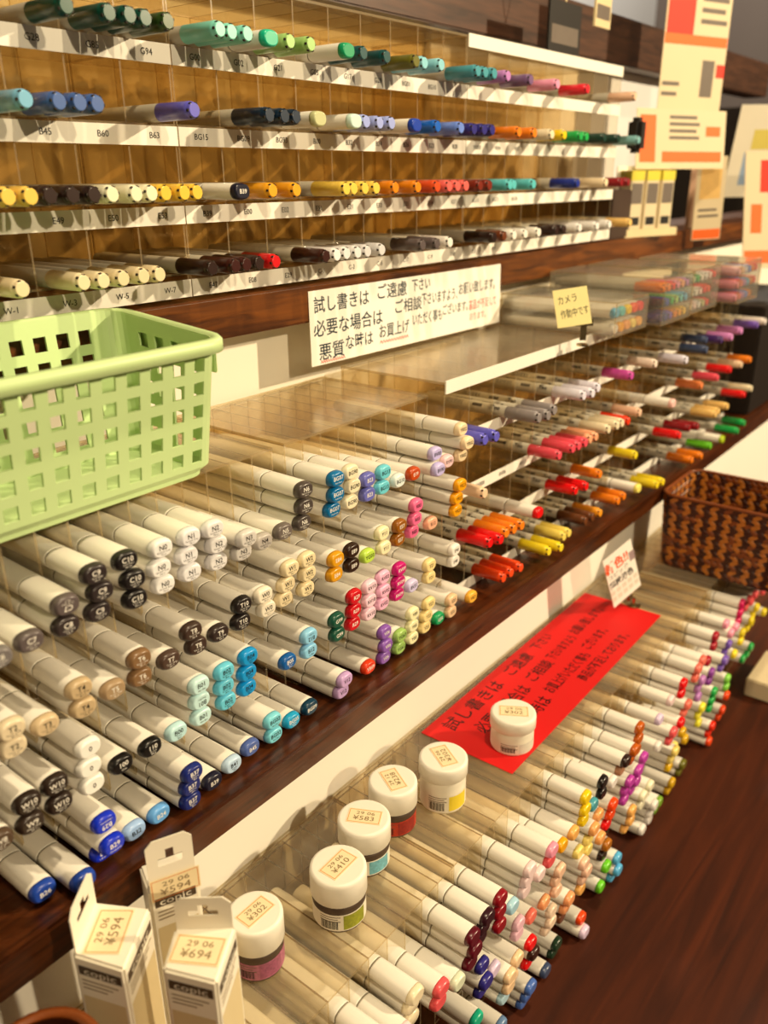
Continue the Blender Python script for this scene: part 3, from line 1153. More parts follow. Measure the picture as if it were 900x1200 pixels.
for r in RIGHTT.split('\n'):
    q = r.split(); key, t, k, x, y = q[0], int(q[1]), int(q[2]), float(q[3]), float(q[4])
    z = FC[t] + RDIA / 2 + .0002
    if key.endswith('end') or key == 'YR21':
        o = oval_marker(key, x, y, FC[t] + OH / 2 + .0002, 'YR21' if key == 'YR21' else None, False, 0, 'oval markers among the round ones')
        want(o, f'white oval marker with {COLORS[key][1]} end among round markers, {TIER[t]} tier', (x, y, z))
    else:
        o = round_marker(key, x, y, z, True, 'round markers in the middle racks')
        want(o, f'round marker with {COLORS[key][1]} cap, {TIER[t]} tier of the middle racks', (x, y, z))
TR = ['top', 'second', 'third', 'bottom']
for r in TOPT.split('\n'):
    q = r.split(); key, t, k, x = q[0], int(q[1]), int(q[2]), float(q[3])
    z = FT[t] + RDIA / 2 + .0002
    if key in ('B39', 'emer', 'emer2', 'pmint', 'sage', 'royal'):
        o = oval_marker(key, x, .510, FT[t] + OH / 2 + .0002, 'B39' if key == 'B39' else None, False, 0, 'oval markers among the round ones')
        want(o, f'white oval marker with {COLORS[key][1]} end among round ones, {TR[t]} row of upper racks', (x, .51, z)); continue
    o = round_marker(key, x, .510 + random.uniform(-.002, .002), z, False, 'round markers in the upper racks')
    want(o, f'round marker with {COLORS[key][1]} cap, {TR[t]} row of the upper racks', (x, .51, z))
# ------------------------------------------------------------------ green basket
def shell(P, solid, th, name, m, parent=None, closed=False, smooth=False):
    """P[i][j] grid of outer points; solid(i,j) tells whether the cell exists; th = thickness pushed along -normal"""
    nu, nv = len(P), len(P[0]); N = [[None] * nv for _ in P]
    for i in range(nu):
        for j in range(nv):
            a = P[(i + 1) % nu][j] if (closed or i + 1 < nu) else P[i][j]; b = P[(i - 1) % nu][j] if (closed or i > 0) else P[i][j]
            c = P[i][min(j + 1, nv - 1)]; d = P[i][max(j - 1, 0)]
            N[i][j] = (a - b).cross(c - d).normalized()
    V = []; F = []
    for i in range(nu):
        for j in range(nv): V += [P[i][j], P[i][j] - N[i][j] * th]
    nc = nu if closed else nu - 1
    ex = lambda i, j: (0 <= j < nv - 1) and (closed or 0 <= i < nc) and solid(i % nu if closed else i, j)
    ix = lambda i, j, s: ((i % nu) * nv + j) * 2 + s
    for i in range(nc):
        for j in range(nv - 1):
            if not ex(i, j): continue
            a, b, c, d = (i, j), (i + 1, j), (i + 1, j + 1), (i, j + 1)
            F.append((ix(*a, 0), ix(*b, 0), ix(*c, 0), ix(*d, 0))); F.append((ix(*d, 1), ix(*c, 1), ix(*b, 1), ix(*a, 1)))
            for (p, q, ni, nj) in ((a, b, i, j - 1), (b, c, i + 1, j), (c, d, i, j + 1), (d, a, i - 1, j)):
                if not ex(ni, nj): F.append((ix(*q, 0), ix(*p, 0), ix(*p, 1), ix(*q, 1)))
    used = sorted({k for f in F for k in f}); mp = {k: n for n, k in enumerate(used)}
    return link(name, meshdata(name, [V[k] for k in used], [tuple(mp[k] for k in f) for f in F], [m], None, smooth), parent)
GREEN = mat('light_green_plastic', '#c4dea0', .42, .45, .03, 30)
GREEN.node_tree.nodes['Principled BSDF'].inputs['Subsurface Weight'].default_value = .0
bx0, bx1 = .085, .3585
gb = empty('plastic_basket', (.22, .485, -.1895)); setp(gb, 'light green plastic basket with square holes on the clear rack at left', 'basket')
def bot(x, y): return Vector((x, y, 0))
def ring(x0, x1, y0, y1, r, zf, zb, seg=5):
    pts = []
    for cx, cy, a0 in ((x1 - r, y0 + r, -90), (x1 - r, y1 - r, 0), (x0 + r, y1 - r, 90), (x0 + r, y0 + r, 180)):
        for k in range(seg + 1):
            a = math.radians(a0 + 90 * k / seg); pts.append(Vector((cx + r * math.cos(a), cy + r * math.sin(a), 0)))
    for p in pts: p.z = zf + (zb - zf) * (p.y - y0) / (y1 - y0)
    return pts
def ring_at(v):   # v = 0 bottom .. 1 top
    r = .014
    return ring(bx0 - .006 * v, bx1 + .005 * v - (.004 if v < .06 else 0), .434 - .011 * v + (.004 if v < .06 else 0), .524 + .014 * v, r, -.190 + .093 * v, -.190 + .1025 * v)
def ring_with(v, us):
    R = ring_at(v); n = len(R); out = []; seg = 5
    # corner arcs: front right, back right, back left, front left ; insert straight subdivisions between them
    for c in range(4):
        arc = R[c * (seg + 1):(c + 1) * (seg + 1)]; nxt = R[((c + 1) * (seg + 1)) % n]
        out += arc
        for u in us[c]: out.append(arc[-1].lerp(nxt, u))
    return out
front_x = [.3405 - .0165 * k for k in range(16)]; hw = .0045
def us_for(c):
    if c in (1, 3):     # back (right to left) and front (left to right)
        a, b = (bx1 - .014, bx0 + .014) if c == 1 else (bx0 + .014, bx1 - .014)
        L = []
        for k in range(15):
            xc = (.3300 if c == 1 else .3410) - .0165 * k
            L += [(xc + hw - a) / (b - a), (xc - hw - a) / (b - a)]
        L = sorted(u for u in L if 0 < u < 1); return L
    a, b = .4465, .5225
    L = []
    for yc in (.4585, .4745, .4905, .5065):
        q = [(yc - hw - a) / (b - a), (yc + hw - a) / (b - a)]; L += q if c == 0 else [1 - t for t in q]
    return sorted(u for u in L if 0 < u < 1)
US = [us_for(c) for c in range(4)]
vr = [.0, .03, .08]
for k in range(5):
    vc = .175 + .1665 * k; vr += [vc - .048, vc + .048]
vr += [.93, 1.0]
cols_ = [ring_with(v, US) for v in vr]; nper = len(cols_[0])
P = [[cols_[j][i] - gb.location for j in range(len(vr))] for i in range(nper)]
hole_rows = {3, 5, 7, 9, 11}
flags = []
for c in range(4):
    flags += [False] * 5
    m_ = len(US[c]); flags += [(k % 2 == 1) for k in range(m_ + 1)]
def solid(i, j): return not (flags[i] and j in hole_rows)
shell(P, solid, .0018, 'basket_wall', GREEN, gb, closed=True)
R0 = [p - gb.location for p in ring_at(0.0)]
mb = MB(); n = len(R0); mb.add(R0 + [p + Vector((0, 0, .0018)) for p in R0], [tuple(range(n - 1, -1, -1)), tuple(range(n, 2 * n))] + [(k, (k + 1) % n, n + (k + 1) % n, n + k) for k in range(n)])
mb.build('basket_floor', GREEN, gb)
T = ring_at(1.0); n = len(T); cen = Vector((.22, .48, -.09)); prof = [(-.0020, -.001), (.0, .0015), (.0045, .0012), (.0062, -.0008), (.0062, -.0075), (.0050, -.0075), (.0046, -.0012), (-.0018, -.0022)]
V = []; F = []; k_ = len(prof)
for i, p in enumerate(T):
    t = (T[(i + 1) % n] - T[i - 1]); nrm = Vector((t.y, -t.x, 0)).normalized()
    for a, b in prof: V.append(p + nrm * a + Vector((0, 0, b)) - gb.location)
for i in range(n):
    for j in range(k_): F.append((i * k_ + j, ((i + 1) % n) * k_ + j, ((i + 1) % n) * k_ + (j + 1) % k_, i * k_ + (j + 1) % k_))
link('rim', meshdata('rim', V, F, [GREEN], None, True), gb)
o = bevel_box('end_grip', (.3655 - gb.location.x, .4340 - gb.location.y, -.1215 - gb.location.z), (.3677 - gb.location.x, .530 - gb.location.y, -.0965 - gb.location.z), GREEN, .0008, gb)

# ------------------------------------------------------------------ paper signs
def sheet(name, o, xv, yv, wd, ht, m, th=.0004, label=None, cat='sign', group=None, parent=None):
    """flat sheet: o = centre, xv along the text, yv up"""
    M = frame(o, xv, yv); s = MB().box((-wd / 2, -ht / 2, -th), (wd / 2, ht / 2, 0)).build(name, m, parent)
    s.matrix_world = M
    if label: setp(s, label, cat, group)
    return s
def on(s, txt, x, y, size, m, width=None, rot=0, bold=0.0, res=2, align='CENTER', z=.00012):
    M = Matrix.Translation((x, y, z)) @ Matrix.Rotation(math.radians(rot), 4, 'Z')
    return text(txt, size, M, m, s, res=res, width=width, bold=bold, align=align)
def patch(s, name, x0, y0, x1, y1, m, z=.0001):
    return MB().add([(x0, y0, z), (x1, y0, z), (x1, y1, z), (x0, y1, z)], [(0, 1, 2, 3)]).build(name, m, s)
def wave(s, x0, x1, y, m, amp=.0024, wd=.0007, name='red_underline'):
    mb = MB(); n = 22; V = []
    for k in range(n + 1):
        x = x0 + (x1 - x0) * k / n; yy = y + amp * (1 if k % 2 else -1) * .6
        V += [(x, yy - wd, .00012), (x, yy + wd, .00012)]
    mb.add(V, [(2 * k, 2 * k + 2, 2 * k + 3, 2 * k + 1) for k in range(n)]); return mb.build(name, m, s)
sg = sheet('paper_sign', (.752, .5482, -.1345), (1, 0, -.006), (0, .02, 1), .345, .0705, PAPER, label='long white handwritten paper notice taped on the upper shelf front edge', cat='sign')
BOLD = .00016
on(sg, '試し書きは', -.125, .0205, .0165, INKB, .082, bold=BOLD); on(sg, 'ご遠慮', -.046, .0235, .0165, INKB, .050, bold=BOLD); on(sg, '下さい', .006, .0250, .014, INKB, .034, bold=BOLD)
on(sg, '必要な場合は', -.115, -.0015, .0170, INKB, .105, bold=BOLD); on(sg, 'ご相談', -.018, .0055, .0155, INKB, .048, bold=BOLD); on(sg, '下さいますよう、', .045, .0085, .0145, INKB, .070, bold=BOLD); on(sg, 'お願い致します。', .123, .0125, .0145, INKB, .080, bold=BOLD)
on(sg, '悪質', -.143, -.0245, .0175, INKB, .037, bold=BOLD); on(sg, 'な時は', -.101, -.0205, .0155, INKB, .043, bold=BOLD); on(sg, 'お買上げ', -.043, -.0165, .0155, INKB, .052, bold=BOLD); on(sg, 'いただく事も', .018, -.0115, .0145, INKB, .056, bold=BOLD); on(sg, 'ございます。', .076, -.0075, .0130, INKB, .052, bold=BOLD)
on(sg, '商品が不足して', .133, -.0080, .0120, INKR, .062, bold=.00003); on(sg, 'おります。', .124, -.0215, .0100, INKR, .036, bold=.00003)
wave(sg, -.160, -.124, -.0325, INKR); wave(sg, -.068, -.018, -.0265, INKR)
rp = sheet('red_notice', (.768, .361, ZL + .0009), (1, .012, 0), (-.03, 1, 0), .385, .1055, REDP, label='bright red paper notice with black handwriting lying on the lower acrylic racks', cat='sign')
BK = mat('dark_marker_ink', '#2a0505', .5, .3, .03)
on(rp, '試し書きは', -.118, .034, .0200, BK, .105, bold=BOLD); on(rp, 'ご遠慮', -.020, .036, .0175, BK, .052, bold=BOLD); on(rp, '下さい', .042, .038, .0150, BK, .040, bold=BOLD)
on(rp, '必要な場合は', -.105, .006, .0200, BK, .100, bold=BOLD); on(rp, 'ご相談', -.018, .010, .0175, BK, .048, bold=BOLD); on(rp, '下さいますよう', .045, .013, .0150, BK, .062, bold=BOLD); on(rp, 'お願い致します。', .125, .017, .0160, BK, .078, bold=BOLD)
on(rp, '悪質な時は', -.105, -.022, .0190, BK, .090, bold=BOLD); on(rp, 'お買上げいただく事も', .000, -.017, .0165, BK, .098, bold=BOLD); on(rp, 'ございます。', .090, -.010, .0150, BK, .055, bold=BOLD)
on(rp, '商品が不足しております。', .060, -.036, .0150, BK, .125, bold=BOLD)
METAL = mat('clip_metal', '#b9a982', .25, .5, .03, 60, 1.0)
def clip(parent, o, xv, yv, s=1.0):
    M = frame(o, xv, yv); mb = MB()
    c = MB().lathe([(.0095 * s, 0), (.0095 * s, .002 * s), (.006 * s, .0035 * s)], 20); 
    return M
# "new colours" price card in a clip
tg = empty('card_stand', (.964, .349, ZL)); setp(tg, 'white new colour card in a metal clip behind the red notice', 'card stand')
cd = sheet('card', (0, 0, 0), (1, 0, 0), (0, 0, 1), .052, .078, PAPER, .0006, None, parent=tg)
cd.matrix_local = frame(Vector((.940, .3595, -.473)) - tg.location, (.88, -.28, .36), (-.41, .16, .80))
on(cd, '新色!!', -.005, .020, .0185, mat('orange_print', '#f0561a', .55, .3, .02), .042, bold=.0005)
on(cd, 'コピック', -.006, .0065, .0085, INK, .036); on(cd, '超極淡色', -.003, -.006, .0120, INK, .044, bold=.0003)
patch(cd, 'photo_patch', .017, .008, .027, .022, mat('mauve_print', '#a08a8c', .6, .3, .2, 400))
for r_ in range(2):
    for c_ in range(5): patch(cd, 'swatch', -.026 + c_ * .0105, -.021 - r_ * .010, -.018 + c_ * .0105, -.014 - r_ * .010, mat('pale_swatch', '#ded8ca', .6, .3, .1, 300))
mb = MB(); mb.lathe([(.009, 0), (.009, .0025), (.0035, .004)], 20); mb.box((-.0016, -.0016, .003), (.0016, .0016, .012)); mb.build('clip_base', METAL, tg)
mb = MB()
for s_ in (-1, 1): mb.box((-.006, s_ * .0012 - .0005, .010), (.006, s_ * .0012 + .0005, .022))
j_ = mb.build('clip_jaw', METAL, tg); j_.rotation_euler = (-.5, 0, 0)
# yellow camera note
nt_ = empty('note_stand', (.872, .408, -.1772)); setp(nt_, 'pale yellow camera notice in a bulldog clip on the wide clear rack', 'card stand')
yn = sheet('note', (0, 0, 0), (1, 0, 0), (0, 0, 1), .038, .041, mat('pale_yellow_paper', '#f6e9a6', .7, .25, .03, 30), .0005, None, parent=nt_)
yn.matrix_local = frame(Vector((.8555, .4155, -.1335)) - nt_.location, (.60, -.66, .12), (-.10, .55, .80))
on(yn, 'カメラ', -.004, .0085, .0105, INK, .021, 4); on(yn, '作動中です', .002, -.0065, .0105, INK, .031, 4)
mb = MB(); mb.box((-.0035, -.001, .006), (.0035, .001, .030)); mb.lathe([(.0065, 0), (.0065, .002), (.002, .003)], 16)
mb.box((-.010, -.0022, .022), (.010, .0022, .030)); mb.build('clip', METAL, nt_).rotation_euler = (0, 0, -.8)

# ------------------------------------------------------------------ jars
LIDW = mat('jar_lid_white', '#f4efe2', .38, .45, .015, 40)
STK = mat('price_sticker_cream', '#f5e2b8', .65, .3, .03, 60); STKL = mat('price_sticker_line', '#e08a4a', .6, .3, .02); PENC = mat('stamp_grey_ink', '#8f7a58', .6, .3, .05)
LABW = mat('jar_label_white', '#ece6d6', .45, .4, .02, 60)
def arc(r, a0, a1, z0, z1, n=10):
    V = []
    for k in range(n + 1):
        a = math.radians(a0 + (a1 - a0) * k / n); V += [(r * math.cos(a), r * math.sin(a), z0), (r * math.cos(a), r * math.sin(a), z1)]
    return V, [(2 * k, 2 * k + 2, 2 * k + 3, 2 * k + 1) for k in range(n)]
def sticker(parent, M, wd, ht, date, price):
    s = MB().box((-wd / 2, -ht / 2, 0), (wd / 2, ht / 2, .00015)).build('price_sticker', STK, parent); s.matrix_local = M
    b = MB(); e = .0005
    for x0, y0, x1, y1 in ((-1, -1, 1, -1), (-1, 1, 1, 1), (-1, -1, -1, 1), (1, -1, 1, 1)):
        hx, hy = wd / 2 - .0011, ht / 2 - .0011
        b.add([(x0 * hx - (e if x0 == x1 else 0) * .5, y0 * hy - (e if y0 == y1 else 0) * .5, .0002), (x1 * hx + (e if x0 == x1 else 0) * .5, y0 * hy - (e if y0 == y1 else 0) * .5, .0002), (x1 * hx + (e if x0 == x1 else 0) * .5, y1 * hy + (e if y0 == y1 else 0) * .5, .0002), (x0 * hx - (e if x0 == x1 else 0) * .5, y1 * hy + (e if y0 == y1 else 0) * .5, .0002)], [(0, 1, 2, 3)])
    b.build('border_line', STKL, s)
    text(date, ht * .30, Matrix.Translation((.0005, ht * .20, .0003)), PENC, s, width=wd * .55); text('¥' + price, ht * .42, Matrix.Translation((0, -ht * .16, .0003)), PENC, s, width=wd * .62)
def jar(x, y, dia, h, lidh, label, yaw, price, bodym, band, wrap, patchm, tall=False, date='29 06'):
    j = empty('jar', (x, y, ZL)); setp(j, label, 'jar', 'small white lidded jars on the lower racks'); r = dia / 2
    bz = h - lidh
    MB().lathe([(r * .80, 0), (r * .90, .0006), (r * .94, .0025), (r * .94, bz - .004), (r * .90, bz - .001), (r * .86, bz + .001)], 36).build('jar_body', bodym, j, True)
    if band: MB().lathe([(r * .952, bz - .0065), (r * .955, bz - .006), (r * .955, bz - .0012), (r * .93, bz - .0010)], 36, cap=False).build('dark_band', band, j, True)
    lid = MB().lathe([(r * .95, bz), (r, bz + .0006), (r, bz + lidh - .0035), (r * .985, bz + lidh - .0012), (r * .94, bz + lidh - .0002), (r * .88, bz + lidh)], 40); lo = lid.build('jar_lid', LIDW, j, True)
    for p in lo.data.polygons:
        if len(p.vertices) > 4: p.use_smooth = False
    z0, z1 = (.003, bz - .0075 if band else bz * .62)
    V, F = arc(r * .948, 0, 360, z0, z1, 36); wr = MB().add(V, F).build('label_wrap', wrap, j, True)
    f = 222
    V, F = arc(r * .953, f + 8, f + 62, z0 + .001, z1 - .001); MB().add(V, F).build('label_patch', patchm, wr, True)
    bc = MB()
    for k in range(15):
        a = f - 42 + k * 2.6; V, F = arc(r * .953, a, a + (1.6 if k % 3 else .9), z0 + .0015, z0 + (z1 - z0) * .58, 1); bc.add(V, F)
    bc.build('barcode', INK, wr)
    tl_ = MB()
    for k in range(3):
        V, F = arc(r * .953, f - 44, f + 2 - 6 * (k % 2), z1 - .0025 - k * .0021, z1 - .0018 - k * .0021, 5); tl_.add(V, F)
    tl_.build('small_print', mat('label_grey_print', '#6b5c48', .6, .3, .1, 500), wr)
    sticker(j, Matrix.Translation((0.0005, 0, h + .0001)) @ Matrix.Rotation(math.radians(yaw), 4, 'Z'), dia * .64, dia * .37, date, price)
    return j
BROWNB = mat('jar_brown_powder', '#4b3a2c', .5, .4, .15, 300)
WB = mat('jar_milky_plastic', '#efe8d6', .4, .45, .02)
def glit(n, h): return mat(n, h, .5, .4, .55, 420)
jar(.3555, .330, .0435, .0475, .0215, 'white lidded jar priced 410 with olive green label', 2, '410', BROWNB, BROWNB, LABW, glit('olive_label', '#8f9420'))
jar(.287, .348, .0400, .0470, .0220, 'white lidded jar priced 302 with pink glitter label behind the front box', 0, '302', BROWNB, BROWNB, glit('pink_label', '#a8637c'), glit('pink_label_b', '#96506c'))
jar(.4085, .3485, .0435, .0450, .0200, 'white lidded jar priced 583 with blue label, behind the 410 jar', -62, '583', BROWNB, BROWNB, LABW, glit('blue_label', '#6fb0c0'))
jar(.457, .3565, .0425, .0465, .0215, 'white lidded jar priced 238 with red patterned label', 62, '238', BROWNB, BROWNB, glit('red_label', '#b8341c'), glit('red_label_b', '#8c1c14'), date='29 12')
jar(.508, .339, .0440, .0480, .0150, 'tall milky jar priced 302 with yellow and white label beside the red paper', 60, '302', WB, None, LABW, mat('yellow_label', '#e8cf30', .5, .4, .08, 80))
jar(.6165, .330, .0450, .0385, .0140, 'plain white jar with barcode label standing on the red paper', -58, '302', WB, None, LABW, mat('white_label_print', '#d8d2c6', .5, .4, .12, 300))

# ------------------------------------------------------------------ boxes with hang tabs
CARDW = mat('box_white_card', '#f4eddc', .5, .4, .02, 40); BOXT = mat('box_tan_side', '#d9c79c', .5, .4, .06, 40); BAND = mat('box_brand_band', '#4a3a2a', .5, .4, .15, 200)
def hang_box(c, h, tab, tabh, label, price, zt):
    """c = four corners of the top (front left, front right, back right, back left)"""
    o_ = sum((Vector((p[0], p[1], 0)) for p in c), Vector()) / 4; b = empty('hang_tab_box', (o_.x, o_.y, ZL)); setp(b, label, 'box', 'small white hang tab boxes at the bottom left')
    C = [Vector((p[0], p[1], 0)) - Vector((o_.x, o_.y, 0)) for p in c]
    bm = bmesh.new(); vs = [bm.verts.new((p.x, p.y, z)) for z in (0, h) for p in C]
    for f in ((3, 2, 1, 0), (4, 5, 6, 7), (0, 1, 5, 4), (1, 2, 6, 5), (2, 3, 7, 6), (3, 0, 4, 7)): bm.faces.new([vs[i] for i in f])
    bmesh.ops.bevel(bm, geom=bm.edges[:], offset=.0016, segments=3, affect='EDGES')
    me = bpy.data.meshes.new('carton'); bm.to_mesh(me); bm.free(); me.materials.append(CARDW); link('carton', me, b)
    i0, i1 = tab; p, q = C[i0], C[i1]; t = (q - p).normalized(); L = (q - p).length
    nrm = Vector((t.y, -t.x, 0)); M = Matrix([[t[i], (0, 0, 1)[i], nrm[i], p[i] + (0, 0, h - .002)[i] - nrm[i] * .0012] for i in range(3)] + [[0, 0, 0, 1]])
    # tab outline with a real slot (two rows of cells around the hole)
    xs = [.0015, .006, L * .26, L * .42, L * .58, L * .74, L - .006, L - .0015]; H = tabh
    P = []
    for x in xs:
        edge = min(x - .0015, L - .0015 - x); top = H - (.0045 if edge < .001 else 0); col_ = [Vector((x, yy, 0)) for yy in (0, H * .48, H * .62, H * .78)] + [Vector((x, top, 0))]
        P.append([M @ v for v in col_])
    shell(P, lambda i, j: not ((j == 1 and 2 <= i <= 4) or (j == 2 and i == 3)), .0007, 'hang_tab', CARDW, b)
    # brand band and print on the walls
    for i0_, i1_ in ((0, 1), (1, 2)):
        p, q = C[i0_], C[i1_]; t = (q - p).normalized(); L2 = (q - p).length; nn = Vector((t.y, -t.x, 0))
        Mf = Matrix([[t[i], (0, 0, 1)[i], nn[i], p[i] + nn[i] * .00015] for i in range(3)] + [[0, 0, 0, 1]])
        bnd = MB().add([(.003, h - .0135, 0), (L2 - .003, h - .0135, 0), (L2 - .003, h - .0065, 0), (.003, h - .0065, 0)], [(0, 1, 2, 3)]).build('brand_band', BAND, b); bnd.matrix_local = Mf
        text('copic', .0072, Matrix.Translation((L2 / 2, h - .0100, .0002)), CARDW, bnd, width=L2 * .62)
        lp = MB()
        for k in range(3): lp.add([(.004, h - .018 - k * .003, 0), (L2 - .006 - .004 * k, h - .018 - k * .003, 0), (L2 - .006 - .004 * k, h - .0170 - k * .003, 0), (.004, h - .0170 - k * .003, 0)], [(0, 1, 2, 3)])
        lp.add([(.003, .004, 0), (L2 - .003, .004, 0), (L2 - .003, h - .030, 0), (.003, h - .030, 0)], [(0, 1, 2, 3)], 1)
        lp.build('printed_panel', [PENC, BOXT], b).matrix_local = Mf
    return b, C
b1, C1 = hang_box([(.1590, .3550), (.1710, .3230), (.2070, .3470), (.1890, .3780)], .1200, (3, 0), .030, 'white hang tab box at far left with its tab edge on to the left', '694', 0)
sticker(b1, frame(((C1[0] + C1[1] + C1[2] + C1[3]) / 4 + Vector((.0, .001, .1203))), (C1[3] - C1[0]), (C1[0] - C1[1])), .031, .021, '29 06', '594')
b3, C3 = hang_box([(.1845, .3070), (.1975, .2765), (.2300, .2965), (.2070, .3240)], .1200, (2, 3), .026, 'white hang tab box in front at bottom left, nearest to the camera', '694', 0)
sticker(b3, frame(((C3[0] + C3[1] + C3[2] + C3[3]) / 4 + Vector((0, 0, .1203))), (C3[2] - C3[3]) * .5 + (C3[1] - C3[0]) * .5, (C3[3] - C3[0]) * .5 + (C3[2] - C3[1]) * .5), .029, .019, '29 06', '694')
b2, C2 = hang_box([(.2135, .3580), (.2425, .3450), (.2530, .3690), (.2240, .3820)], .1180, (0, 1), .039, 'white hang tab box standing behind the other two, tab facing forward', '594', 0)
t_ = (C2[1] - C2[0]).normalized(); sticker(b2, frame((C2[0] + C2[1]) / 2 + Vector((t_.y, -t_.x, 0)) * .0004 + Vector((.001, 0, .118)), t_, (0, 0, 1)), .031, .017, '29 06', '594')

# ------------------------------------------------------------------ wicker baskets
WK = [mat('wicker_light', '#b06a22', .42, .45, .18, 160), mat('wicker_mid', '#7a3c12', .42, .45, .18, 160), mat('wicker_dark', '#3a170a', .45, .4, .2, 160)]
def pad_me(l, wd, th=.0009):
    V = [(-l / 2, -wd / 2, 0), (l / 2, -wd / 2, 0), (l / 2, wd / 2, 0), (-l / 2, wd / 2, 0), (-l * .36, -wd * .36, th), (l * .36, -wd * .36, th), (l * .36, wd * .36, th), (-l * .36, wd * .36, th)]
    return V, [(4, 5, 6, 7), (0, 1, 5, 4), (1, 2, 6, 5), (2, 3, 7, 6), (3, 0, 4, 7), (3, 2, 1, 0)]
def wicker(name, label, x0, x1, y0, y1, z0, z1, r, parts=300, taper=.006):
    b = empty(name, ((x0 + x1) / 2, (y0 + y1) / 2, z0)); setp(b, label, 'basket', None); loc = b.location
    def ringz(v, inset=0):
        e = taper * (1 - v) + inset; R = ring(x0 + e, x1 - e, y0 + e, y1 - e, r, 0, 0, 8); zz = z0 + (z1 - z0) * v
        return [Vector((p.x, p.y, zz)) - loc for p in R]
    vs = [0, .33, .66, 1]
    rr = [ringz(v) for v in vs]; n = len(rr[0])
    P = [[rr[j][i] for j in range(4)] for i in range(n)]
    shell(P, lambda i, j: True, .003, 'inner_wall', WK[2], b, closed=True)
    R0 = rr[0]; MB().add(R0 + [p + Vector((0, 0, .003)) for p in R0], [tuple(range(n - 1, -1, -1)), tuple(range(n, 2 * n))] + [(k, (k + 1) % n, n + (k + 1) % n, n + k) for k in range(n)]).build('basket_floor', WK[2], b)
    # arc length table
    def per(v, inset):
        R = ringz(v, inset); S = [0]
        for k in range(len(R)): S.append(S[-1] + (R[(k + 1) % n] - R[k]).length)
        return R, S
    du, dv = .0088, .0074; nv = int((z1 - z0 - .006) / dv); L = per(.5, 0)[1][-1]; nu = int(L / du) // 2 * 2
    cand = []
    for side in (0, 1):
        for j in range(nv):
            v = (.003 + (j + .5) * dv) / (z1 - z0); R, S = per(v, -.0001 if side == 0 else .0031)
            for i in range(nu):
                s = (i + .5) / nu * S[-1]; k = max(q for q in range(n) if S[q] <= s)
                a, c = R[k], R[(k + 1) % n]; f = (s - S[k]) / max(1e-9, S[k + 1] - S[k]); p = a.lerp(c, f)
                t = (c - a).normalized(); nn = Vector((t.y, -t.x, 0)); nn = nn if side == 0 else -nn
                slant = .62 * (1 if j % 2 else -1); up = Vector((0, 0, 1)); xa = t * math.cos(slant) + up * math.sin(slant)
                if side: xa = t * math.cos(slant) + up * math.sin(slant)
                M = frame(p, xa, up); 
                if M.col[2].to_3d().dot(nn) < 0: M = frame(p, -xa, up)
                wp = p + loc; view = -wp.normalized().dot(nn)
                cand.append((-view if view > 0 else 9, wp.length, (i % 2) * 2 if random.random() < .8 else 1, M))
    cand.sort(key=lambda c: (c[0] > 0, c[1])); V, F = pad_me(du * 1.38, dv * .86); me = [meshdata('weave_strip', V, F, [WK[i]]) for i in range(3)]
    for c in cand[:parts]: link('weave_strip', me[c[2]], b).matrix_local = c[3]
    mb = MB()
    for c in cand[parts:]: mb.add([c[3] @ Vector(v) for v in V], F, c[2])
    o = mb.build('weave_strips_far', WK, b); o['kind'] = 'stuff'
    R = ringz(1.0); V = []; F = []; pr = [(-.0040, -.002), (-.0042, .0006), (-.001, .0012), (.0014, .0006), (.0014, -.003)]
    for i, p in enumerate(R):
        t = R[(i + 1) % n] - R[i - 1]; nn = Vector((t.y, -t.x, 0)).normalized()
        for a, z in pr: V.append(p + nn * a + Vector((0, 0, z)))
    for i in range(n):
        for j in range(5): F.append((i * 5 + j, ((i + 1) % n) * 5 + j, ((i + 1) % n) * 5 + (j + 1) % 5, i * 5 + (j + 1) % 5))
    link('rim', meshdata('rim', V, F, [WK[1]], None, True), b)
    return b
wicker('wicker_basket', 'brown zigzag woven basket standing on the lower racks at right', 1.106, 1.240, .205, .3815, ZL, -.417, .022)
wicker('wicker_basket', 'brown woven basket cut off by the bottom left corner of the picture', .020, .147, .215, .352, ZL, -.420, .030, parts=60)

# ------------------------------------------------------------------ clear cases of marker sets on the wide rack
def case(x0, x1, y0, y1, z0, layers, cols, label, oval=False):
    lay = .0185; h = lay * layers + .003
    c = empty('marker_set_case', ((x0 + x1) / 2, (y0 + y1) / 2, z0)); setp(c, label, 'case', 'clear plastic marker set cases'); lx, ly, lz = c.location
    for nme, a, b in (('case_floor', (x0, y0, z0), (x1, y1, z0 + .0014)), ('case_lid', (x0, y0, z0 + h - .0014), (x1, y1, z0 + h)), ('front_wall', (x0, y0, z0 + .0014), (x1, y0 + .0014, z0 + h - .0014)), ('back_wall', (x0, y1 - .0014, z0 + .0014), (x1, y1, z0 + h - .0014)), ('side_wall', (x0, y0 + .0014, z0 + .0014), (x0 + .0014, y1 - .0014, z0 + h - .0014)), ('side_wall', (x1 - .0014, y0 + .0014, z0 + .0014), (x1, y1 - .0014, z0 + h - .0014))):
        s = tuple(b[i] - a[i] for i in range(3)); link(nme, panel_me(nme, s, CASEM, EDGE), c, tuple((a[i] + b[i]) / 2 - (lx, ly, lz)[i] for i in range(3)))
    n = len(cols[0]); p = (x1 - x0 - .004) / n
    for l in range(layers):
        for k, key in enumerate(cols[l]):
            if key == '-': continue
            x = x0 + .002 + (k + .5) * p; z = z0 + .0016 + lay * l + RDIA / 2
            if oval: o = oval_marker(key, x, y0 + .004, z, None, False, 0, 'markers packed in the clear set cases')
            else: o = round_marker(key, x, y0 + .004, z, False, 'markers packed in the clear set cases')
            want(o, f'{"white oval" if oval else "round"} marker with {COLORS[key][1]} cap inside a clear set case', (x, y0, z))
    return h
tgm = None
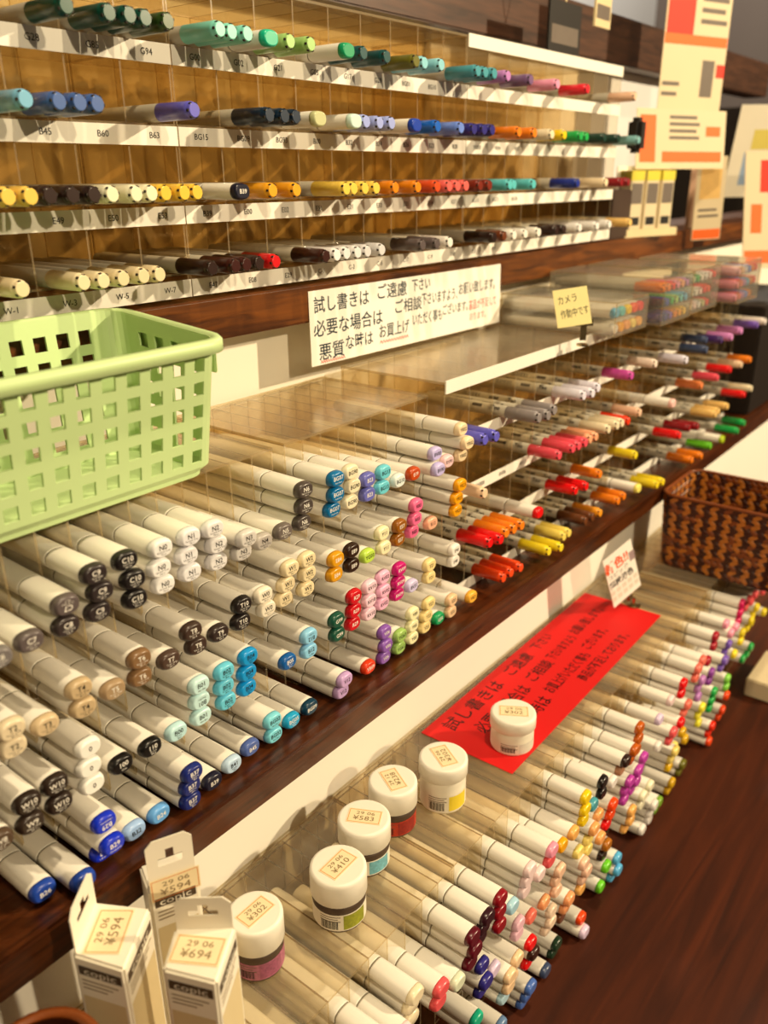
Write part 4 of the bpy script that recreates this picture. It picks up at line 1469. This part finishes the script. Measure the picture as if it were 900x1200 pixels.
hh = case(.940, 1.035, .400, .556, -.1774, 2, [['wht', 'amber', 'peacho', 'lyel', 'ltor'], ['skyblue', 'tl', 'yellow', 'ored', 'redcap']], 'low clear case of marker sets behind the yellow note', True)
hh = case(1.048, 1.150, .386, .545, -.1774, 3, [['indigo', 'dblue', 'violet', 'oran', 'amber', 'yel2'], ['navy', 'royal', 'green', 'lgreen', 'tl', 'skyblue'], ['orange', 'orange', 'red', 'pinkcap', 'salmon', 'lilac']], 'tall clear case of marker sets with an orange capped marker on top')
hh = case(1.165, 1.270, .390, .545, -.1774, 3, [['wht', 'pkwhite', 'C3', 'sage', 'redor', 'brown'], ['C5', 'wht', 'pkwhite', 'red', 'ored', 'brown'], ['pmint', 'green', 'wht', 'C3', 'pkwhite', 'red']], 'clear case of marker sets with a green capped marker on top')
hh = case(1.300, 1.400, .370, .525, -.1774, 3, [['pinkcap', 'salm', 'lilac', 'lavblue', 'oran', 'brown'], ['pink', 'coral', 'lilac', 'skyblue', 'oran', 'red'], ['ppink', 'peach', 'lav', 'lavblue', 'orange', 'redcap']], 'pinkish clear case of marker sets at far right end')
# ------------------------------------------------------------------ things at the far end of the upper shelf
OR = mat('poster_orange', '#f06a28', .6, .3, .05, 20); PBG = mat('poster_cream_shaded', '#d6c6a4', .6, .3, .04, 10); GRY = mat('poster_grey_print', '#6a6058', .6, .3, .1, 40); PRED = mat('poster_red', '#e8301a', .6, .3, .04)  # cream paper tone is darkened for the partial shade on the sheets
def lines(s, x0, x1, ys, hgt, m=None, name='small_print'):
    mb = MB()
    for k, y in enumerate(ys): mb.add([(x0, y, .0001), (x1 - (.1 * (x1 - x0) if k % 2 else 0), y, .0001), (x1 - (.1 * (x1 - x0) if k % 2 else 0), y + hgt, .0001), (x0, y + hgt, .0001)], [(0, 1, 2, 3)])
    return mb.build(name, m or GRY, s)
p1 = sheet('poster', (1.535, .56, .165), (.93, -.36, 0), (0, 0, 1), .150, .235, PBG, .001, 'cream poster with orange heading hanging above the far end of the upper shelf', 'poster')
patch(p1, 'red_block', -.072, .045, -.010, .115, PRED); patch(p1, 'orange_bar', -.074, .030, .074, .045, OR); lines(p1, .005, .068, (.062, .078, .094), .007)
lines(p1, -.07, -.03, (-.03, -.045), .006); patch(p1, 'picture', .02, -.045, .05, .01, GRY); patch(p1, 'red_dot', .055, -.015, .075, .005, PRED); patch(p1, 'blue_picture', .0, -.10, .07, -.07, mat('poster_blue', '#8fa4c0', .6, .3, .1, 30))
p2 = sheet('poster', (1.452, .535, .052), (.93, -.36, 0), (0, .1, 1), .205, .088, PBG, .001, 'cream card with an orange bottom bar below the hanging poster', 'poster')
patch(p2, 'orange_bar', -.045, -.034, .095, -.018, OR); patch(p2, 'red_block', -.095, -.034, -.060, .035, OR); lines(p2, -.03, .04, (.0, .010, .020, .030), .005); patch(p2, 'red_dot', .055, .005, .09, .02, OR)
def product_box():
    b = empty('refill_display', (1.385, .555, -.0925)); b.rotation_euler = (0, 0, -.32); setp(b, 'small display of yellow topped refill packs on the far upper shelf end', 'product display')
    MB().box((-.062, -.014, 0), (.062, .014, .012)).build('display_tray', BOXT, b)
    MB().box((-.062, .012, .012), (.062, .014, .105)).build('display_back', CARDW, b)
    for k in range(3):
        x = -.041 + k * .036
        q = bevel_box('refill_pack', (x - .015, -.012, .012), (x + .015, .010, .098), PBG, .001, b)
        MB().box((x - .015, -.0124, .084), (x + .015, .0104, .0985)).build('pack_top', mat('pack_yellow', '#d8c83a', .5, .4, .05, 60), q)
        MB().box((x - .012, -.0125, .050), (x + .012, -.012, .080)).build('pack_picture', GRY, q); MB().box((x - .010, -.0125, .018), (x + .010, -.012, .030)).build('pack_print', DARK, q)
product_box()
t1 = sheet('leaning_card', (1.560, .515, -.040), (.62, -.75, .05), (-.30, .28, .90), .050, .135, PBG, .002, 'narrow cream card leaning beside the refill display', 'card'); patch(t1, 'orange_bar', -.024, -.066, .024, -.050, OR); patch(t1, 'picture', -.018, .0, .018, .055, mat('poster_tan', '#e0b870', .6, .3, .2, 60)); lines(t1, -.018, .018, (-.03, -.02), .004)
t2 = sheet('leaning_card', (1.640, .555, -.045), (.62, -.75, .05), (-.34, .20, .90), .050, .125, mat('poster_pinkish', '#c9a58c', .6, .3, .1, 20), .002, 'second brownish card leaning behind the narrow cream card', 'card')
s1 = sheet('leaning_sheet', (1.800, .520, .038), (.66, -.74, .0), (-.36, .10, .9), .090, .165, mat('poster_pale', '#ddd6c2', .6, .3, .05, 20), .002, 'pale picture sheet leaning against the dark display at far right', 'poster'); patch(s1, 'blue_picture', -.02, -.06, .03, .0, mat('poster_blue', '#8fa4c0', .6, .3, .1, 30)); patch(s1, 'yellow_picture', -.01, .005, .03, .04, mat('poster_yellow', '#d0c060', .6, .3, .1, 30))
s2 = sheet('price_board', (1.665, .44, -.060), (.66, -.75, .0), (.22, .12, .95), .095, .200, PBG, .002, 'white and orange price board at the right edge of the picture', 'sign'); patch(s2, 'red_block', -.02, .03, .045, .085, PRED); patch(s2, 'orange_bar', -.045, -.092, .045, -.070, OR); lines(s2, .0, .04, (-.035, -.02, -.005), .007); patch(s2, 'orange_block', -.035, -.04, -.015, .01, OR)
def hang_tag(label, c, wd, ht, m, cordm):
    h = empty('hanging_tag', c); setp(h, label, 'tag')
    q = MB().box((-wd / 2, -.0015, -ht), (wd / 2, .0015, 0)).build('tag_card', m, h)
    MB().box((-wd * .42, -.0018, -ht * .80), (wd * .42, -.0016, -ht * .45)).build('tag_print', GRY, q)
    V, F = sweep([(0, 1), (.06, 1)], .0016, .0016, 8, 2); cd_ = MB().add([(x + s * y * .35, z, y) for s in (1,) for x, y, z in V], F)
    cd_.add([(x - y * .35, z, y) for x, y, z in V], F); cd_.build('tag_cord', cordm, h)
hang_tag('black tag hanging from the rail above the top rack', (1.150, .60, .212), .090, .062, DARK, BOXT)
hang_tag('pale tag hanging high above the top rack next to the black tag', (1.262, .60, .245), .050, .050, BOXT, BOXT)
o = bevel_box('black_holder', (1.280, .535, .030), (1.306, .556, .078), DARK, .006); o['label'] = 'black rounded holder beside the end of the upper rack'; o['category'] = 'holder'
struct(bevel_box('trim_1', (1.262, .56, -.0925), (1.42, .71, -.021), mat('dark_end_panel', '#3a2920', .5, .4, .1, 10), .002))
def dark_unit():
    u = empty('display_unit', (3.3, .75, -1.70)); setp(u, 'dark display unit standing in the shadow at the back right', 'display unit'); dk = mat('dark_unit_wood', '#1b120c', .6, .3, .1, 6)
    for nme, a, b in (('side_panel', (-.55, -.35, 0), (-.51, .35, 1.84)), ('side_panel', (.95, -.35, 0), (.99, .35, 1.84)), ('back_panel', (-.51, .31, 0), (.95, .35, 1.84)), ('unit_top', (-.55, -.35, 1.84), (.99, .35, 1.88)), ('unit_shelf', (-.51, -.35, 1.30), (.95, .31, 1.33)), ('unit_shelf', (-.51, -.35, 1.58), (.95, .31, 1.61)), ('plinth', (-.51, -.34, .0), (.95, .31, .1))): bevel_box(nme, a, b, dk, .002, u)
dark_unit()
wc = bevel_box('price_card_holder', (1.195, .200, -.7463), (1.300, .246, -.716), PBG, .002); setp(wc, 'white card box lying on the counter at the right edge', 'card box'); 
q = MB().box((1.205, .1995, -.738), (1.225, .1999, -.722)).build('orange_print', OR, wc)

def dark_box():  # added filler: stands for a black shape and the shadow at the shelf end
    b = empty('storage_box', (1.74, .475, -.4105)); setp(b, 'dark box added for the black shape and shadow at far end of middle shelf', 'box'); m = mat('dark_box_card', '#1a120d', .6, .3, .1, 20)
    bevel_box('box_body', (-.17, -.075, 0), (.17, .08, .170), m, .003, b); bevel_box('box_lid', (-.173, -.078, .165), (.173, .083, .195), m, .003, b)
dark_box()
finish_labels()
